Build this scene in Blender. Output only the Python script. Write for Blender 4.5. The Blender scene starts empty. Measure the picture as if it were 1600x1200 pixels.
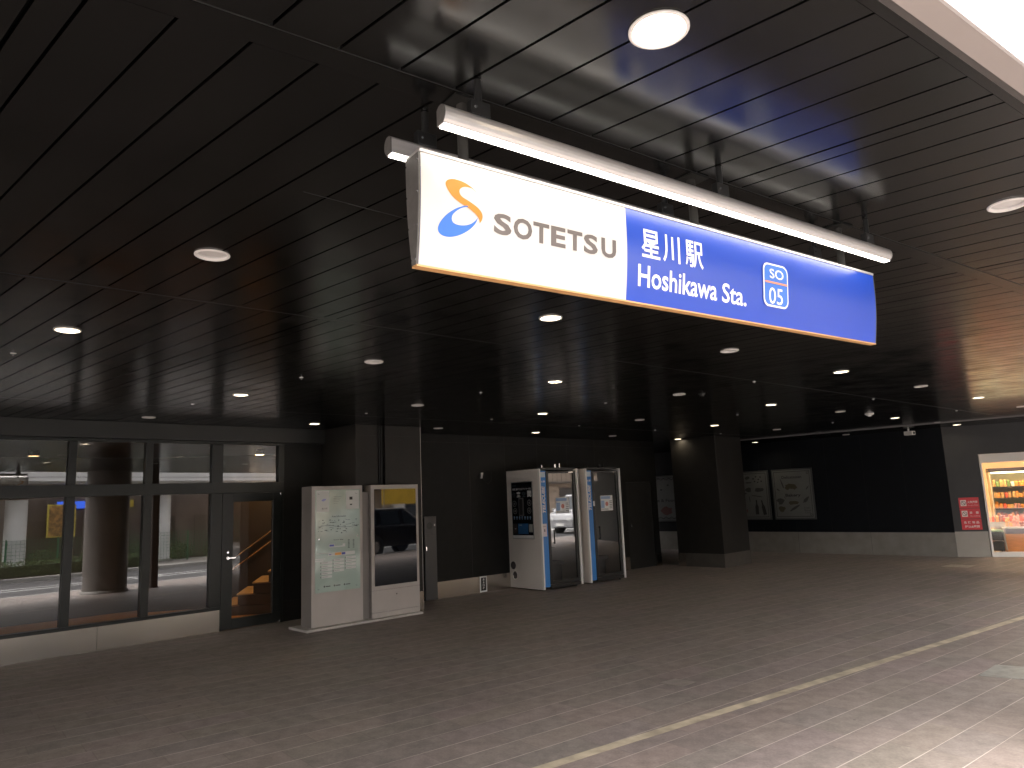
import bpy, bmesh, math, random
from mathutils import Matrix, Vector
random.seed(7)
S = bpy.context.scene
COL = S.collection
R = math.radians

# ------------------------------------------------------------------ camera
PITCH, ROLL = .158, .041
f = Vector((0, math.cos(PITCH), math.sin(PITCH)))
r0 = Vector((1, 0, 0)); u0 = r0.cross(f)
cr, sr = math.cos(ROLL), math.sin(ROLL)
RX = cr*r0 - sr*u0; UX = sr*r0 + cr*u0
cam_d = bpy.data.cameras.new("camera"); cam = bpy.data.objects.new("camera", cam_d); COL.objects.link(cam)
m = Matrix.Identity(4)
for i in range(3):
    m[i][0] = RX[i]; m[i][1] = UX[i]; m[i][2] = -f[i]
m[2][3] = 1.7
cam.matrix_world = m
cam_d.sensor_width = 36; cam_d.lens = 36*1130/1600; cam_d.clip_start = .05; cam_d.clip_end = 3000
S.camera = cam
# ------------------------------------------------------------------ world, sun, exposure
SUN_EL, SUN_YAW = 62, 190           # yaw measured clockwise from +Y
w = bpy.data.worlds.new("World"); S.world = w; w.use_nodes = True
nt = w.node_tree; nt.nodes.clear()
wo = nt.nodes.new('ShaderNodeOutputWorld'); bg = nt.nodes.new('ShaderNodeBackground')
sky = nt.nodes.new('ShaderNodeTexSky'); sky.sky_type = 'NISHITA'; sky.sun_disc = False
sky.sun_elevation = R(SUN_EL); sky.sun_rotation = R(SUN_YAW); sky.dust_density = 6; sky.ozone_density = .6
hs = nt.nodes.new('ShaderNodeHueSaturation'); hs.inputs['Saturation'].default_value = .12
nt.links.new(sky.outputs[0], hs.inputs['Color'])
wm = nt.nodes.new('ShaderNodeMix'); wm.data_type = 'RGBA'; wm.blend_type = 'MULTIPLY'; wm.inputs[0].default_value = 1
wm.inputs[7].default_value = (1.0, .965, .94, 1)
nt.links.new(hs.outputs[0], wm.inputs[6]); nt.links.new(wm.outputs[2], bg.inputs[0]); nt.links.new(bg.outputs[0], wo.inputs[0])
bg.inputs[1].default_value = .15
sd = bpy.data.lights.new("sun", 'SUN'); sd.energy = .5; sd.angle = R(50); sd.color = (1, .95, .88)
so = bpy.data.objects.new("sun", sd); COL.objects.link(so)
sv = Vector((math.sin(R(SUN_YAW))*math.cos(R(SUN_EL)), math.cos(R(SUN_YAW))*math.cos(R(SUN_EL)), math.sin(R(SUN_EL))))
so.rotation_euler = sv.to_track_quat('Z', 'Y').to_euler(); so.location = (0, -5, 30)
S.view_settings.view_transform = 'Standard'; S.view_settings.look = 'None'
S.view_settings.exposure = 3.5; S.view_settings.gamma = 1
S.render.engine = 'CYCLES'
S.cycles.max_bounces = 8; S.cycles.glossy_bounces = 5; S.cycles.transparent_max_bounces = 12
S.cycles.diffuse_bounces = 4; S.cycles.sample_clamp_indirect = 4

# ------------------------------------------------------------------ materials
MT = {}
def mat(name, col=(.5, .5, .5), rough=.5, metal=0, emis=None, estr=0, nz=0, nscale=20, bump=0, bscale=60, spec=.5, coat=0, rnz=0, stretch=None, aniso=0):
    if name in MT: return MT[name]
    M = bpy.data.materials.new(name); M.use_nodes = True; MT[name] = M
    t = M.node_tree; p = t.nodes['Principled BSDF']
    p.inputs['Base Color'].default_value = (*col, 1); p.inputs['Roughness'].default_value = rough
    p.inputs['Metallic'].default_value = metal; p.inputs['Specular IOR Level'].default_value = spec
    p.inputs['Coat Weight'].default_value = coat; p.inputs['Coat Roughness'].default_value = .1
    if aniso: p.inputs['Anisotropic'].default_value = aniso
    if emis: p.inputs['Emission Color'].default_value = (*emis, 1); p.inputs['Emission Strength'].default_value = estr
    if nz or rnz or bump:
        tc = t.nodes.new('ShaderNodeTexCoord'); mp = t.nodes.new('ShaderNodeMapping')
        t.links.new(tc.outputs['Object'], mp.inputs[0])
        if stretch: mp.inputs['Scale'].default_value = stretch
        n = t.nodes.new('ShaderNodeTexNoise'); n.inputs['Scale'].default_value = nscale; n.inputs['Detail'].default_value = 5
        t.links.new(mp.outputs[0], n.inputs['Vector'])
        if nz:
            mr = t.nodes.new('ShaderNodeMapRange'); mr.inputs[1].default_value = .3; mr.inputs[2].default_value = .7
            mr.inputs[3].default_value = 1-nz; mr.inputs[4].default_value = 1+nz
            t.links.new(n.outputs[0], mr.inputs[0])
            vm = t.nodes.new('ShaderNodeVectorMath'); vm.operation = 'SCALE'; vm.inputs[0].default_value = col
            t.links.new(mr.outputs[0], vm.inputs['Scale']); t.links.new(vm.outputs[0], p.inputs['Base Color'])
        if rnz:
            m2 = t.nodes.new('ShaderNodeMapRange'); m2.inputs[1].default_value = .3; m2.inputs[2].default_value = .7
            m2.inputs[3].default_value = max(0, rough-rnz); m2.inputs[4].default_value = rough+rnz
            t.links.new(n.outputs[0], m2.inputs[0]); t.links.new(m2.outputs[0], p.inputs['Roughness'])
        if bump:
            n3 = t.nodes.new('ShaderNodeTexNoise'); n3.inputs['Scale'].default_value = bscale; n3.inputs['Detail'].default_value = 3
            t.links.new(mp.outputs[0], n3.inputs['Vector'])
            b = t.nodes.new('ShaderNodeBump'); b.inputs['Strength'].default_value = bump; b.inputs['Distance'].default_value = .01
            t.links.new(n3.outputs[0], b.inputs['Height']); t.links.new(b.outputs[0], p.inputs['Normal'])
    return M
def flat(name, col, rough=.5): return mat(name, col, rough)
def glass(name, tint=(.85, .9, .88), refl=.09, f90=1.0, ior=1.6, rough=.0, trans=.8):
    if name in MT: return MT[name]
    M = bpy.data.materials.new(name); M.use_nodes = True; MT[name] = M
    t = M.node_tree; t.nodes.clear(); o = t.nodes.new('ShaderNodeOutputMaterial')
    tr = t.nodes.new('ShaderNodeBsdfTransparent'); tr.inputs[0].default_value = (*[c*trans for c in tint], 1)
    gl = t.nodes.new('ShaderNodeBsdfGlossy'); gl.inputs['Roughness'].default_value = rough; gl.inputs[0].default_value = (1, 1, 1, 1)
    fr = t.nodes.new('ShaderNodeFresnel'); fr.inputs[0].default_value = ior
    ad = t.nodes.new('ShaderNodeMath'); ad.operation = 'ADD'; ad.inputs[1].default_value = refl; ad.use_clamp = True
    mx = t.nodes.new('ShaderNodeMixShader')
    t.links.new(fr.outputs[0], ad.inputs[0]); t.links.new(ad.outputs[0], mx.inputs[0])
    t.links.new(tr.outputs[0], mx.inputs[1]); t.links.new(gl.outputs[0], mx.inputs[2]); t.links.new(mx.outputs[0], o.inputs[0])
    return M

CEIL = mat('black_painted_ceiling_panel', (.0036, .0036, .0035), .20, nz=.2, nscale=3, rnz=.05, bump=.003, bscale=1.6, spec=.46)
CEILGAP = mat('dark_ceiling_void', (.004, .004, .004), .9)
SEAM = mat('ceiling_seam_trim', (.02, .02, .02), .45)
RAIL = mat('grey_trim_strip', (.16, .15, .15), .4)
WALLK = mat('black_wall_panel', (.0068, .0068, .0062), .5, nz=.25, nscale=6, bump=.05, bscale=40, spec=.2)
WALLG = mat('charcoal_wall_panel', (.015, .0148, .0138), .5, nz=.2, nscale=5, bump=.05, bscale=40, spec=.25)
WALLB = mat('blue_black_wall_panel', (.0042, .0055, .008), .55, nz=.2, nscale=4, spec=.18)
COLK = mat('dark_column_cladding', (.016, .0148, .013), .45, nz=.15, nscale=4, bump=.03, bscale=30, spec=.28)
FRAMEK = mat('dark_green_grey_aluminium', (.016, .018, .0165), .35, metal=.2, nz=.1)
FRAMEB = mat('black_aluminium', (.012, .012, .012), .35)
STEEL = mat('brushed_stainless_steel', (.52, .48, .43), .22, metal=1, rnz=.04, nscale=.9, nz=.04)
STEELG = mat('matt_grey_steel_skirting', (.26, .24, .215), .42, metal=.3, nz=.12, nscale=4, rnz=.05)
CHROME = mat('chrome', (.8, .8, .8), .12, metal=1)
BRASS = mat('warm_metal_rail', (.75, .5, .25), .25, metal=1)
ALU = mat('anodised_aluminium', (.50, .48, .47), .38, metal=.55, nz=.05, nscale=30, stretch=(.2, 4, 4))
ALUD = mat('grey_end_plate', (.085, .08, .075), .5, nz=.15, nscale=30)
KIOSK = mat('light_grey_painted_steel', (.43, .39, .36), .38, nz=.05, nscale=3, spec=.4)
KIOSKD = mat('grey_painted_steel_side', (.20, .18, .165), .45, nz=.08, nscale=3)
WHITEP = mat('white_painted_panel', (.76, .71, .66), .35, nz=.03, nscale=2)
WHITE = mat('white_paint', (.80, .78, .75), .4)
BLUEP = mat('blue_panel', (.035, .22, .60), .35)
RUBBER = mat('black_rubber', (.015, .015, .015), .7)
PAPER = mat('white_paper', (.75, .75, .74), .6)
INK = mat('black_ink', (.015, .015, .015), .5)
GLASSW = glass('window_glass', refl=.055, trans=.72)
GLASSD = glass('door_glass', refl=.0, trans=.85)
GLASSB = glass('booth_glass', tint=(.75, .78, .78), refl=.07, trans=.60)
GLASSS = glass('shop_glass', refl=.02, trans=.92)

def floor_mat():
    M = bpy.data.materials.new('plaza_paving'); M.use_nodes = True; t = M.node_tree; p = t.nodes['Principled BSDF']
    N = t.nodes.new; L = t.links.new
    g = N('ShaderNodeNewGeometry'); mp = N('ShaderNodeMapping'); mp.vector_type = 'POINT'
    mp.inputs['Rotation'].default_value = (0, 0, -R(90-51.6)); L(g.outputs['Position'], mp.inputs[0])
    sx = N('ShaderNodeSeparateXYZ'); L(mp.outputs[0], sx.inputs[0])
    def math_(op, a, b=None, c=None):
        n = N('ShaderNodeMath'); n.operation = op
        for i, v in enumerate((a, b, c)):
            if v is None: continue
            if isinstance(v, (int, float)): n.inputs[i].default_value = v
            else: L(v, n.inputs[i])
        return n.outputs[0]
    v = math_('DIVIDE', math_('ADD', sx.outputs[1], 50.0-.02), .2575)
    row = math_('FLOOR', v); fv = math_('FRACT', v)
    off = math_('MULTIPLY', math_('FRACT', math_('MULTIPLY', row, .37)), .9)
    u = math_('DIVIDE', math_('ADD', sx.outputs[0], math_('ADD', off, 50.0)), .60)
    cu = math_('FLOOR', u); fu = math_('FRACT', u)
    dv = math_('MINIMUM', fv, math_('SUBTRACT', 1.0, fv)); du = math_('MINIMUM', fu, math_('SUBTRACT', 1.0, fu))
    nn = N('ShaderNodeTexNoise'); nn.inputs['Scale'].default_value = 1.3; nn.inputs['Detail'].default_value = 4; L(g.outputs['Position'], nn.inputs['Vector'])
    lw = N('ShaderNodeMapRange'); L(nn.outputs[0], lw.inputs[0]); lw.inputs[1].default_value = .35; lw.inputs[2].default_value = .65; lw.inputs[3].default_value = .006; lw.inputs[4].default_value = .018
    line = math_('LESS_THAN', dv, lw.outputs[0]); cross = math_('LESS_THAN', du, .007)
    cb = N('ShaderNodeCombineXYZ'); L(cu, cb.inputs[0]); L(row, cb.inputs[1])
    wn = N('ShaderNodeTexWhiteNoise'); wn.noise_dimensions = '2D'; L(cb.outputs[0], wn.inputs[0])
    n2 = N('ShaderNodeTexNoise'); n2.inputs['Scale'].default_value = .45; n2.inputs['Detail'].default_value = 6; L(g.outputs['Position'], n2.inputs['Vector'])
    n3 = N('ShaderNodeTexNoise'); n3.inputs['Scale'].default_value = 55; n3.inputs['Detail'].default_value = 3; L(g.outputs['Position'], n3.inputs['Vector'])
    n4 = N('ShaderNodeTexNoise'); n4.inputs['Scale'].default_value = 7; n4.inputs['Detail'].default_value = 6; n4.inputs['Roughness'].default_value = .7; L(g.outputs['Position'], n4.inputs['Vector'])
    val = math_('ADD', math_('MULTIPLY', math_('SUBTRACT', n4.outputs[0], .5), 1.15), math_('ADD', math_('ADD', math_('MULTIPLY', wn.outputs[0], .13), math_('MULTIPLY', n2.outputs[0], .55)), math_('MULTIPLY', n3.outputs[0], .50)))
    cr_ = N('ShaderNodeValToRGB'); L(val, cr_.inputs[0])
    e = cr_.color_ramp.elements; e[0].position = .32; e[0].color = (.142, .119, .107, 1); e[1].position = 1.0; e[1].color = (.30, .25, .224, 1)
    wc = N('ShaderNodeMix'); wc.data_type = 'RGBA'; wc.blend_type = 'MULTIPLY'; wc.inputs[0].default_value = .05
    L(cr_.outputs[0], wc.inputs[6]); L(wn.outputs[1], wc.inputs[7])
    mx = N('ShaderNodeMix'); mx.data_type = 'RGBA'; L(math_('MULTIPLY', line, math_('ADD', .35, math_('MULTIPLY', n2.outputs[0], 1.1))), mx.inputs[0]); L(wc.outputs[2], mx.inputs[6]); mx.inputs[7].default_value = (.46, .39, .35, 1)
    m3 = N('ShaderNodeMix'); m3.data_type = 'RGBA'; L(math_('MULTIPLY', cross, .3), m3.inputs[0]); L(mx.outputs[2], m3.inputs[6]); m3.inputs[7].default_value = (.10, .08, .07, 1)
    # worn smudges and dropped-gum spots
    vo = N('ShaderNodeTexVoronoi'); vo.inputs['Scale'].default_value = 1.1; L(g.outputs['Position'], vo.inputs['Vector'])
    sp = math_('MULTIPLY', math_('LESS_THAN', vo.outputs['Distance'], .022), .6)
    m4 = N('ShaderNodeMix'); m4.data_type = 'RGBA'; L(sp, m4.inputs[0]); L(m3.outputs[2], m4.inputs[6]); m4.inputs[7].default_value = (.04, .035, .03, 1)
    L(m4.outputs[2], p.inputs['Base Color'])
    rr = N('ShaderNodeMapRange'); L(n2.outputs[0], rr.inputs[0]); rr.inputs[3].default_value = .45; rr.inputs[4].default_value = .75; L(rr.outputs[0], p.inputs['Roughness'])
    b = N('ShaderNodeBump'); b.inputs['Strength'].default_value = .25; b.inputs['Distance'].default_value = .004
    L(math_('SUBTRACT', n3.outputs[0], line), b.inputs['Height']); L(b.outputs[0], p.inputs['Normal'])
    return M
PAVE = floor_mat()
ASPH = mat('road_asphalt', (.040, .040, .042), .75, nz=.25, nscale=40, bump=.3, bscale=200)
CONC = mat('weathered_concrete', (.30, .285, .265), .7, nz=.18, nscale=2.5, bump=.15, bscale=25)
CONCW = mat('pale_painted_concrete', (.78, .77, .76), .6, nz=.08, nscale=1.5, bump=.1)
KERB = mat('kerb_stone', (.33, .32, .30), .7, nz=.2, nscale=12)
LINEP = mat('white_road_paint', (.72, .72, .70), .6, nz=.15, nscale=15)
LEAF = mat('hedge_leaves', (.045, .085, .022), .6, nz=.5, nscale=25)
LEAF2 = mat('yellow_green_leaves', (.10, .13, .03), .6, nz=.4, nscale=25)
GREENP = mat('green_mesh_paint', (.03, .16, .075), .5)
FACADE = mat('brown_render_facade', (.11, .085, .07), .7, nz=.4, nscale=1.2, bump=.2)
BEIGE = mat('beige_tile_facade', (.58, .46, .36), .6, nz=.1, nscale=2)
GREYF = mat('grey_concrete_facade', (.30, .29, .28), .7, nz=.15, nscale=2)

# ------------------------------------------------------------------ mesh helpers
class MB:
    def __init__(s): s.v = []; s.f = []; s.sm = []
    def add(s, vs, fs, smooth=False):
        k = len(s.v); s.v += [tuple(p) for p in vs]; s.f += [tuple(i+k for i in q) for q in fs]; s.sm += [smooth]*len(fs); return s
    def box(s, x0, x1, y0, y1, z0, z1):
        return s.add([(x, y, z) for x in (x0, x1) for y in (y0, y1) for z in (z0, z1)],
                     [(0, 1, 3, 2), (4, 6, 7, 5), (0, 4, 5, 1), (2, 3, 7, 6), (0, 2, 6, 4), (1, 5, 7, 3)])
    def quad(s, a, b, c, d): return s.add([a, b, c, d], [(0, 1, 2, 3)])
    def prism(s, pts, axis, a, b):
        """polygon pts (p,q) extruded along axis from a to b; axis 'x': (y,z), 'y': (x,z), 'z': (x,y)"""
        def mk(p, t):
            return {'x': (t, p[0], p[1]), 'y': (p[0], t, p[1]), 'z': (p[0], p[1], t)}[axis]
        n = len(pts); vs = [mk(p, a) for p in pts]+[mk(p, b) for p in pts]
        fs = [tuple(range(n))[::-1], tuple(range(n, 2*n))]+[(i, (i+1) % n, n+(i+1) % n, n+i) for i in range(n)]
        return s.add(vs, fs)
    def cyl(s, p0, p1, r, r1=None, n=16, caps=True, smooth=True):
        p0, p1 = Vector(p0), Vector(p1); d = (p1-p0).normalized(); r1 = r if r1 is None else r1
        a = d.orthogonal().normalized(); b = d.cross(a)
        vs = []
        for p, q in ((p0, r), (p1, r1)):
            for i in range(n):
                t = 2*math.pi*i/n; vs.append(p+(a*math.cos(t)+b*math.sin(t))*q)
        s.add(vs, [(i, (i+1) % n, n+(i+1) % n, n+i) for i in range(n)], smooth)
        if caps: s.add(vs, [tuple(range(n))[::-1], tuple(range(n, 2*n))])
        return s
    def lathe(s, prof, c=(0, 0, 0), n=32, close=False):
        """profile [(r,z)] around the z axis at c"""
        vs = []; m_ = len(prof)
        for r, z in prof:
            for i in range(n):
                t = 2*math.pi*i/n; vs.append((c[0]+r*math.cos(t), c[1]+r*math.sin(t), c[2]+z))
        fs = [(j*n+i, j*n+(i+1) % n, (j+1)*n+(i+1) % n, (j+1)*n+i) for j in range(m_-1) for i in range(n)]
        return s.add(vs, fs, True)
    def tube(s, pts, r, n=8):
        for a, b in zip(pts, pts[1:]): s.cyl(a, b, r, n=n)
        return s
    def disc(s, c, r, n=24, nrm='z', r0=0):
        pr = {'z': lambda a, b: (c[0]+a, c[1]+b, c[2]), 'y': lambda a, b: (c[0]+a, c[1], c[2]+b), 'x': lambda a, b: (c[0], c[1]+a, c[2]+b)}[nrm]
        o = [pr(r*math.cos(2*math.pi*i/n), r*math.sin(2*math.pi*i/n)) for i in range(n)]
        if not r0: return s.add(o, [tuple(range(n))])
        q = [pr(r0*math.cos(2*math.pi*i/n), r0*math.sin(2*math.pi*i/n)) for i in range(n)]
        return s.add(o+q, [(i, (i+1) % n, n+(i+1) % n, n+i) for i in range(n)])
    def obj(s, name, material, parent=None, bevel=0, recalc=True):
        me = bpy.data.meshes.new(name); me.from_pydata(s.v, [], s.f)
        for p, q in zip(me.polygons, s.sm): p.use_smooth = q
        if recalc:
            bm = bmesh.new(); bm.from_mesh(me); bmesh.ops.recalc_face_normals(bm, faces=bm.faces); bm.to_mesh(me); bm.free()
        me.materials.append(material)
        o = bpy.data.objects.new(name, me); COL.objects.link(o); o.parent = parent
        if bevel:
            b = o.modifiers.new('bevel', 'BEVEL'); b.width = bevel; b.segments = 2; b.limit_method = 'ANGLE'; b.angle_limit = R(40)
        return o
def tag(o, label=None, cat=None, group=None, kind=None):
    if label: o['label'] = label
    if cat: o['category'] = cat
    if group: o['group'] = group
    if kind: o['kind'] = kind
    return o
def thing(name, label, cat, xy=(0, 0), yaw=90, z=0, group=None):
    """Empty whose local X runs along compass yaw (clockwise from +Y), Y into the wall, Z up"""
    o = bpy.data.objects.new(name, None); COL.objects.link(o); o.empty_display_size = .1
    o.location = (xy[0], xy[1], z); o.rotation_euler = (0, 0, R(90-yaw))
    return tag(o, label, cat, group)
def copy_tree(o, parent=None):
    c = o.copy(); COL.objects.link(c)
    if parent: c.parent = parent
    for ch in list(o.children): copy_tree(ch, c)
    return c
TXT = {}
def text_geo(body, shear=0, bold=0):
    k = (body, shear, bold)
    if k in TXT: return TXT[k]
    c = bpy.data.curves.new('t', 'FONT'); c.body = body; c.shear = shear; c.offset = bold; c.resolution_u = 3
    o = bpy.data.objects.new('t', c); COL.objects.link(o)
    dg = bpy.context.evaluated_depsgraph_get(); me = o.evaluated_get(dg).to_mesh()
    vs = [tuple(v.co) for v in me.vertices]; fs = [tuple(p.vertices) for p in me.polygons]
    o.evaluated_get(dg).to_mesh_clear(); bpy.data.objects.remove(o); bpy.data.curves.remove(c)
    xs = [v[0] for v in vs]; ys = [v[1] for v in vs]
    x0, x1, y0, y1 = min(xs), max(xs), min(ys), max(ys)
    TXT[k] = ([((v[0]-x0)/(x1-x0), (v[1]-y0)/(y1-y0)) for v in vs], fs); return TXT[k]
def put_text(mb, body, a, b, c0, d, fn, shear=0, bold=0, rot=False):
    """text fitted in box a..b by c0..d, mapped with fn(u,v)"""
    vs, fs = text_geo(body, shear, bold)
    if rot: pts = [fn(a+(b-a)*(1-v[1]), c0+(d-c0)*v[0]) for v in vs]
    else: pts = [fn(a+(b-a)*v[0], c0+(d-c0)*v[1]) for v in vs]
    mb.add(pts, fs); return mb
def txt(name, body, a, b, c0, d, y, material, parent, **k):
    mb = MB(); put_text(mb, body, a, b, c0, d, lambda u, v: (u, y, v), **k)
    return mb.obj(name, material, parent, recalc=False)

def v2(yaw): return Vector((math.sin(R(yaw)), math.cos(R(yaw))))
VA, VB, N54 = v2(48.45), v2(-49.03), Vector((math.cos(R(54)), -math.sin(R(54))))
H = 2.95

# ------------------------------------------------------------------ SETTING: ground, road
def frame54(o): o.rotation_euler = (0, 0, R(36)); return o      # local x along yaw 54, local y = -p
g0 = MB().box(-900, 900, -900, 900, -.60, -.30).obj('ground', ASPH); tag(g0, kind='structure')
pv = frame54(MB().box(-60, 70, -1.0, 50, -.25, 0).obj('plaza_pavement', PAVE)); tag(pv, kind='structure')
kb = MB()
for i in range(-50, 70): kb.box(i+.004, i+.996, -1.16, -1.003, -.25, .003)
tag(frame54(kb.obj('kerb', KERB, bevel=.01)), kind='structure')
tag(frame54(MB().box(-60, 70, -11.0, -1.163, -.25, -.12).obj('road', ASPH)), kind='structure')
rm = MB()
for p in (5.6, 6.6): rm.box(-40, 60, -p-.15, -p, -.119, -.116)
for i in range(9): rm.box(23+i*.9, 23.45+i*.9, -9.6, -7.4, -.119, -.116)
tag(frame54(rm.obj('road_marking', LINEP)), kind='structure')
kb = MB()
for i in range(-50, 70): kb.box(i+.004, i+.996, -11.16, -11.003, -.25, .02)
tag(frame54(kb.obj('far_kerb', KERB)), kind='structure')
tag(frame54(MB().box(-60, 70, -60, -11.163, -.25, 0).obj('far_pavement', CONC)), kind='structure')

# ------------------------------------------------------------------ SETTING: canopy ceiling
GR = [2.842]                                                     # groove positions along A
for n in range(-3, 12):
    b0 = 2.842+2.2917*n
    for k in range(13): GR.append(b0+.1833*k)
GR = sorted(set(round(g, 4) for g in GR if g > -7))
def Bedge(a, p): return (-p+N54.dot(VA)*a)/(-N54.dot(VB))*1.0
def P2(a, b): return VA*a+VB*b
def planks(segs, a_hi, name):
    mb = MB()
    for g0_, g1_ in zip(GR, GR[1:]):
        if g0_ > a_hi: break
        wd = .0075 if (g1_-g0_) < .12 else .005
        a0, a1 = g0_+wd, g1_-.005
        dz = random.uniform(-.0006, .0006)
        for lo, hi in segs:
            q = [P2(a0, lo(a0)), P2(a1, lo(a1)), P2(a1, hi(a1)), P2(a0, hi(a0))]
            mb.add([(p.x, p.y, H+dz) for p in q]+[(p.x, p.y, H+.02) for p in q],
                   [(0, 1, 2, 3), (7, 6, 5, 4), (0, 4, 5, 1), (1, 5, 6, 2), (2, 6, 7, 3), (3, 7, 4, 0)])
    return mb
eB = lambda a: Bedge(a, -.835); s1 = lambda a: Bedge(a, -1.745); s1b = lambda a: Bedge(a, -1.835)
cst = lambda c: (lambda a: c)
ZS = [(lambda a: eB(a), lambda a: s1(a)-.006), (lambda a: s1b(a), cst(4.36)), (cst(4.44), cst(9.06)), (cst(9.14), cst(16))]
ceil = planks(ZS, 27, 'ceiling').obj('ceiling', CEIL); tag(ceil, kind='structure')
# plain strips beside the seams (panel carriers) and the thin seam trims
st = MB(); sm = MB()
def strip(mb, b0, b1, z0, z1, a0=-7, a1=27):
    q = [P2(a0, b0(a0)), P2(a1, b0(a1)), P2(a1, b1(a1)), P2(a0, b1(a0))]
    mb.add([(p.x, p.y, z0) for p in q]+[(p.x, p.y, z1) for p in q],
           [(0, 1, 2, 3), (7, 6, 5, 4), (0, 4, 5, 1), (1, 5, 6, 2), (2, 6, 7, 3), (3, 7, 4, 0)])
strip(st, lambda a: Bedge(a, -.803), lambda a: eB(a)-.001, H, H+.02)
strip(st, lambda a: s1(a)+.003, lambda a: s1b(a)-.001, H, H+.02)
strip(st, cst(4.361), cst(4.397), H, H+.02); strip(st, cst(4.403), cst(4.439), H, H+.02)
strip(st, cst(9.061), cst(9.097), H, H+.02); strip(st, cst(9.103), cst(9.139), H, H+.02)
tag(st.obj('ceiling_border', CEIL), kind='structure')
strip(sm, lambda a: s1(a)-.004, lambda a: s1(a)-.001, H-.001, H+.019)
strip(sm, cst(4.398), cst(4.402), H-.001, H+.019); strip(sm, cst(9.098), cst(9.102), H-.001, H+.019)
strip(sm, cst(2.598), cst(2.602), H-.001, H-.0002, 1.55, 3.1); strip(sm, cst(2.6025), cst(2.605), H-.0012, H-.0002, 1.75, 1.9)
tag(sm.obj('ceiling_seam', SEAM), kind='structure')
bk = MB(); strip(bk, lambda a: Bedge(a, -.99), cst(18), H+.2, H+.3, -9, 30)
strip(bk, lambda a: Bedge(a, -.81), lambda a: Bedge(a, -.99), H+.021, H+.03, -9, 30); strip(bk, lambda a: Bedge(a, -.98), lambda a: Bedge(a, -.99), H+.0305, H+.2, -9, 30)
tag(bk.obj('canopy_roof', CEILGAP), kind='structure')
# a light trim strip crosses the ceiling in front of the back wall
rl = MB()
q = [P2(a, b) for a, b in ((17.64, 3.2), (17.70, 3.2), (17.70, 10.4), (17.64, 10.4))]
rl.add([(p.x, p.y, H-.025) for p in q]+[(p.x, p.y, H-.002) for p in q], [(0, 1, 2, 3), (7, 6, 5, 4), (0, 4, 5, 1), (1, 5, 6, 2), (2, 6, 7, 3), (3, 7, 4, 0)])
tag(rl.obj('ceiling_trim_strip', RAIL), kind='structure')
FASC = mat('taupe_fascia_paint', (.30, .265, .245), .4, nz=.06, nscale=2)
BORD = mat('dark_taupe_border', (.055, .048, .045), .4)
fa = MB()
fa.prism([(.712, H-.004), (.706, H+.001), (.706, H+.006), (.76, H+.02), (.780, H+.02), (.780, H-.004)], 'x', -30.01, 50.01)
tag(frame54(fa.obj('canopy_fascia', FASC)), kind='structure')
tag(frame54(MB().box(-30, 50, .7805, .8025, H-.001, H+.02).obj('canopy_border', BORD)), kind='structure')

# ------------------------------------------------------------------ recessed downlights
LAMPS = [(0.44,1.80,1,(0,0)),(2.32,3.18,0,(1,0)),(-1.45,3.41,0,(0,1)),(0.29,4.95,1,(1,1)),(-2.98,4.74,1,(0,2)),(-1.21,6.27,0,(1,2)),
(1.98,6.43,0,(2,1)),(-2.97,7.81,1,(1,3)),(0.47,7.79,1,(2,2)),(3.65,7.92,1,(3,1)),(-1.23,9.26,0,(2,3)),(-4.76,9.37,0,(1,4)),(2.15,9.25,0,(3,2)),
(0.44,10.76,1,(3,3)),(-3.01,10.88,1,(2,4)),(3.88,10.82,1,(4,2)),(5.37,9.43,0,(4,1)),(7.12,11.01,1,(5,1)),(-1.29,12.31,0,(3,4)),(0.42,13.85,1,(4,4)),
(2.15,12.29,0,(4,3)),(3.87,13.92,1,(5,3)),(2.10,15.43,0,(5,4)),(3.87,17.15,1,(6,4)),(5.57,12.28,0,(5,2)),(7.35,13.92,1,(6,2)),(9.94,16.24,1,(8,2)),
(7.25,17.01,1,(7,3)),(5.64,15.52,0,(6,3)),(8.23,17.97,0,(8,3)),(6.47,19.50,1,(7,4)),(8.95,12.69,0,(6,1)),(9.03,15.40,0,(7,2))]
LITE = mat('lit_lamp', (1, .95, .85), .4, emis=(1.0, .84, .62), estr=8.5)
LITR = mat('lit_reflector', (.30, .28, .25), .4)
DIFF = mat('unlit_lamp_cone', (.50, .48, .46), .45)
TRIM = mat('lamp_trim', (.66, .63, .60), .45)
def downlight(lit):
    t = thing('downlight', 'x', 'ceiling light', z=H, group='round downlights recessed in the dark ceiling')
    MB().lathe([(.073, .0), (.083, -.001), (.083, -.005), (.077, -.009), (.071, -.006), (.069, .004)]).obj('trim_ring', TRIM, t)
    MB().lathe([(.070, .003), (.064, .040), (.052, .085), (.046, .105)]).obj('reflector', LITR if lit else DIFF, t)
    if lit: MB().lathe([(.066, .030), (.04, .026), (.0005, .024)]).obj('lamp', LITE, t)
    else: MB().lathe([(.068, .012), (.04, .009), (.0005, .008)]).obj('lamp', DIFF, t)
    MB().lathe([(.0725, .001), (.0725, .115), (.0005, .116)]).obj('housing', CEILGAP, t)
    return t
PROTO = {1: downlight(1), 0: downlight(0)}; used = {1: False, 0: False}
ROWN = {0: 'ceiling row at the canopy edge', 1: 'second row from canopy edge', 2: 'third row from canopy edge', 3: 'fourth row from canopy edge', 4: 'row nearest the glass wall'}
ORD = ['nearest', 'second', 'third', 'fourth', 'fifth', 'sixth', 'seventh', 'eighth']
cut = MB()
rows = {}
for L_ in LAMPS: rows.setdefault((L_[3][1], L_[2]), []).append(L_)
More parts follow.
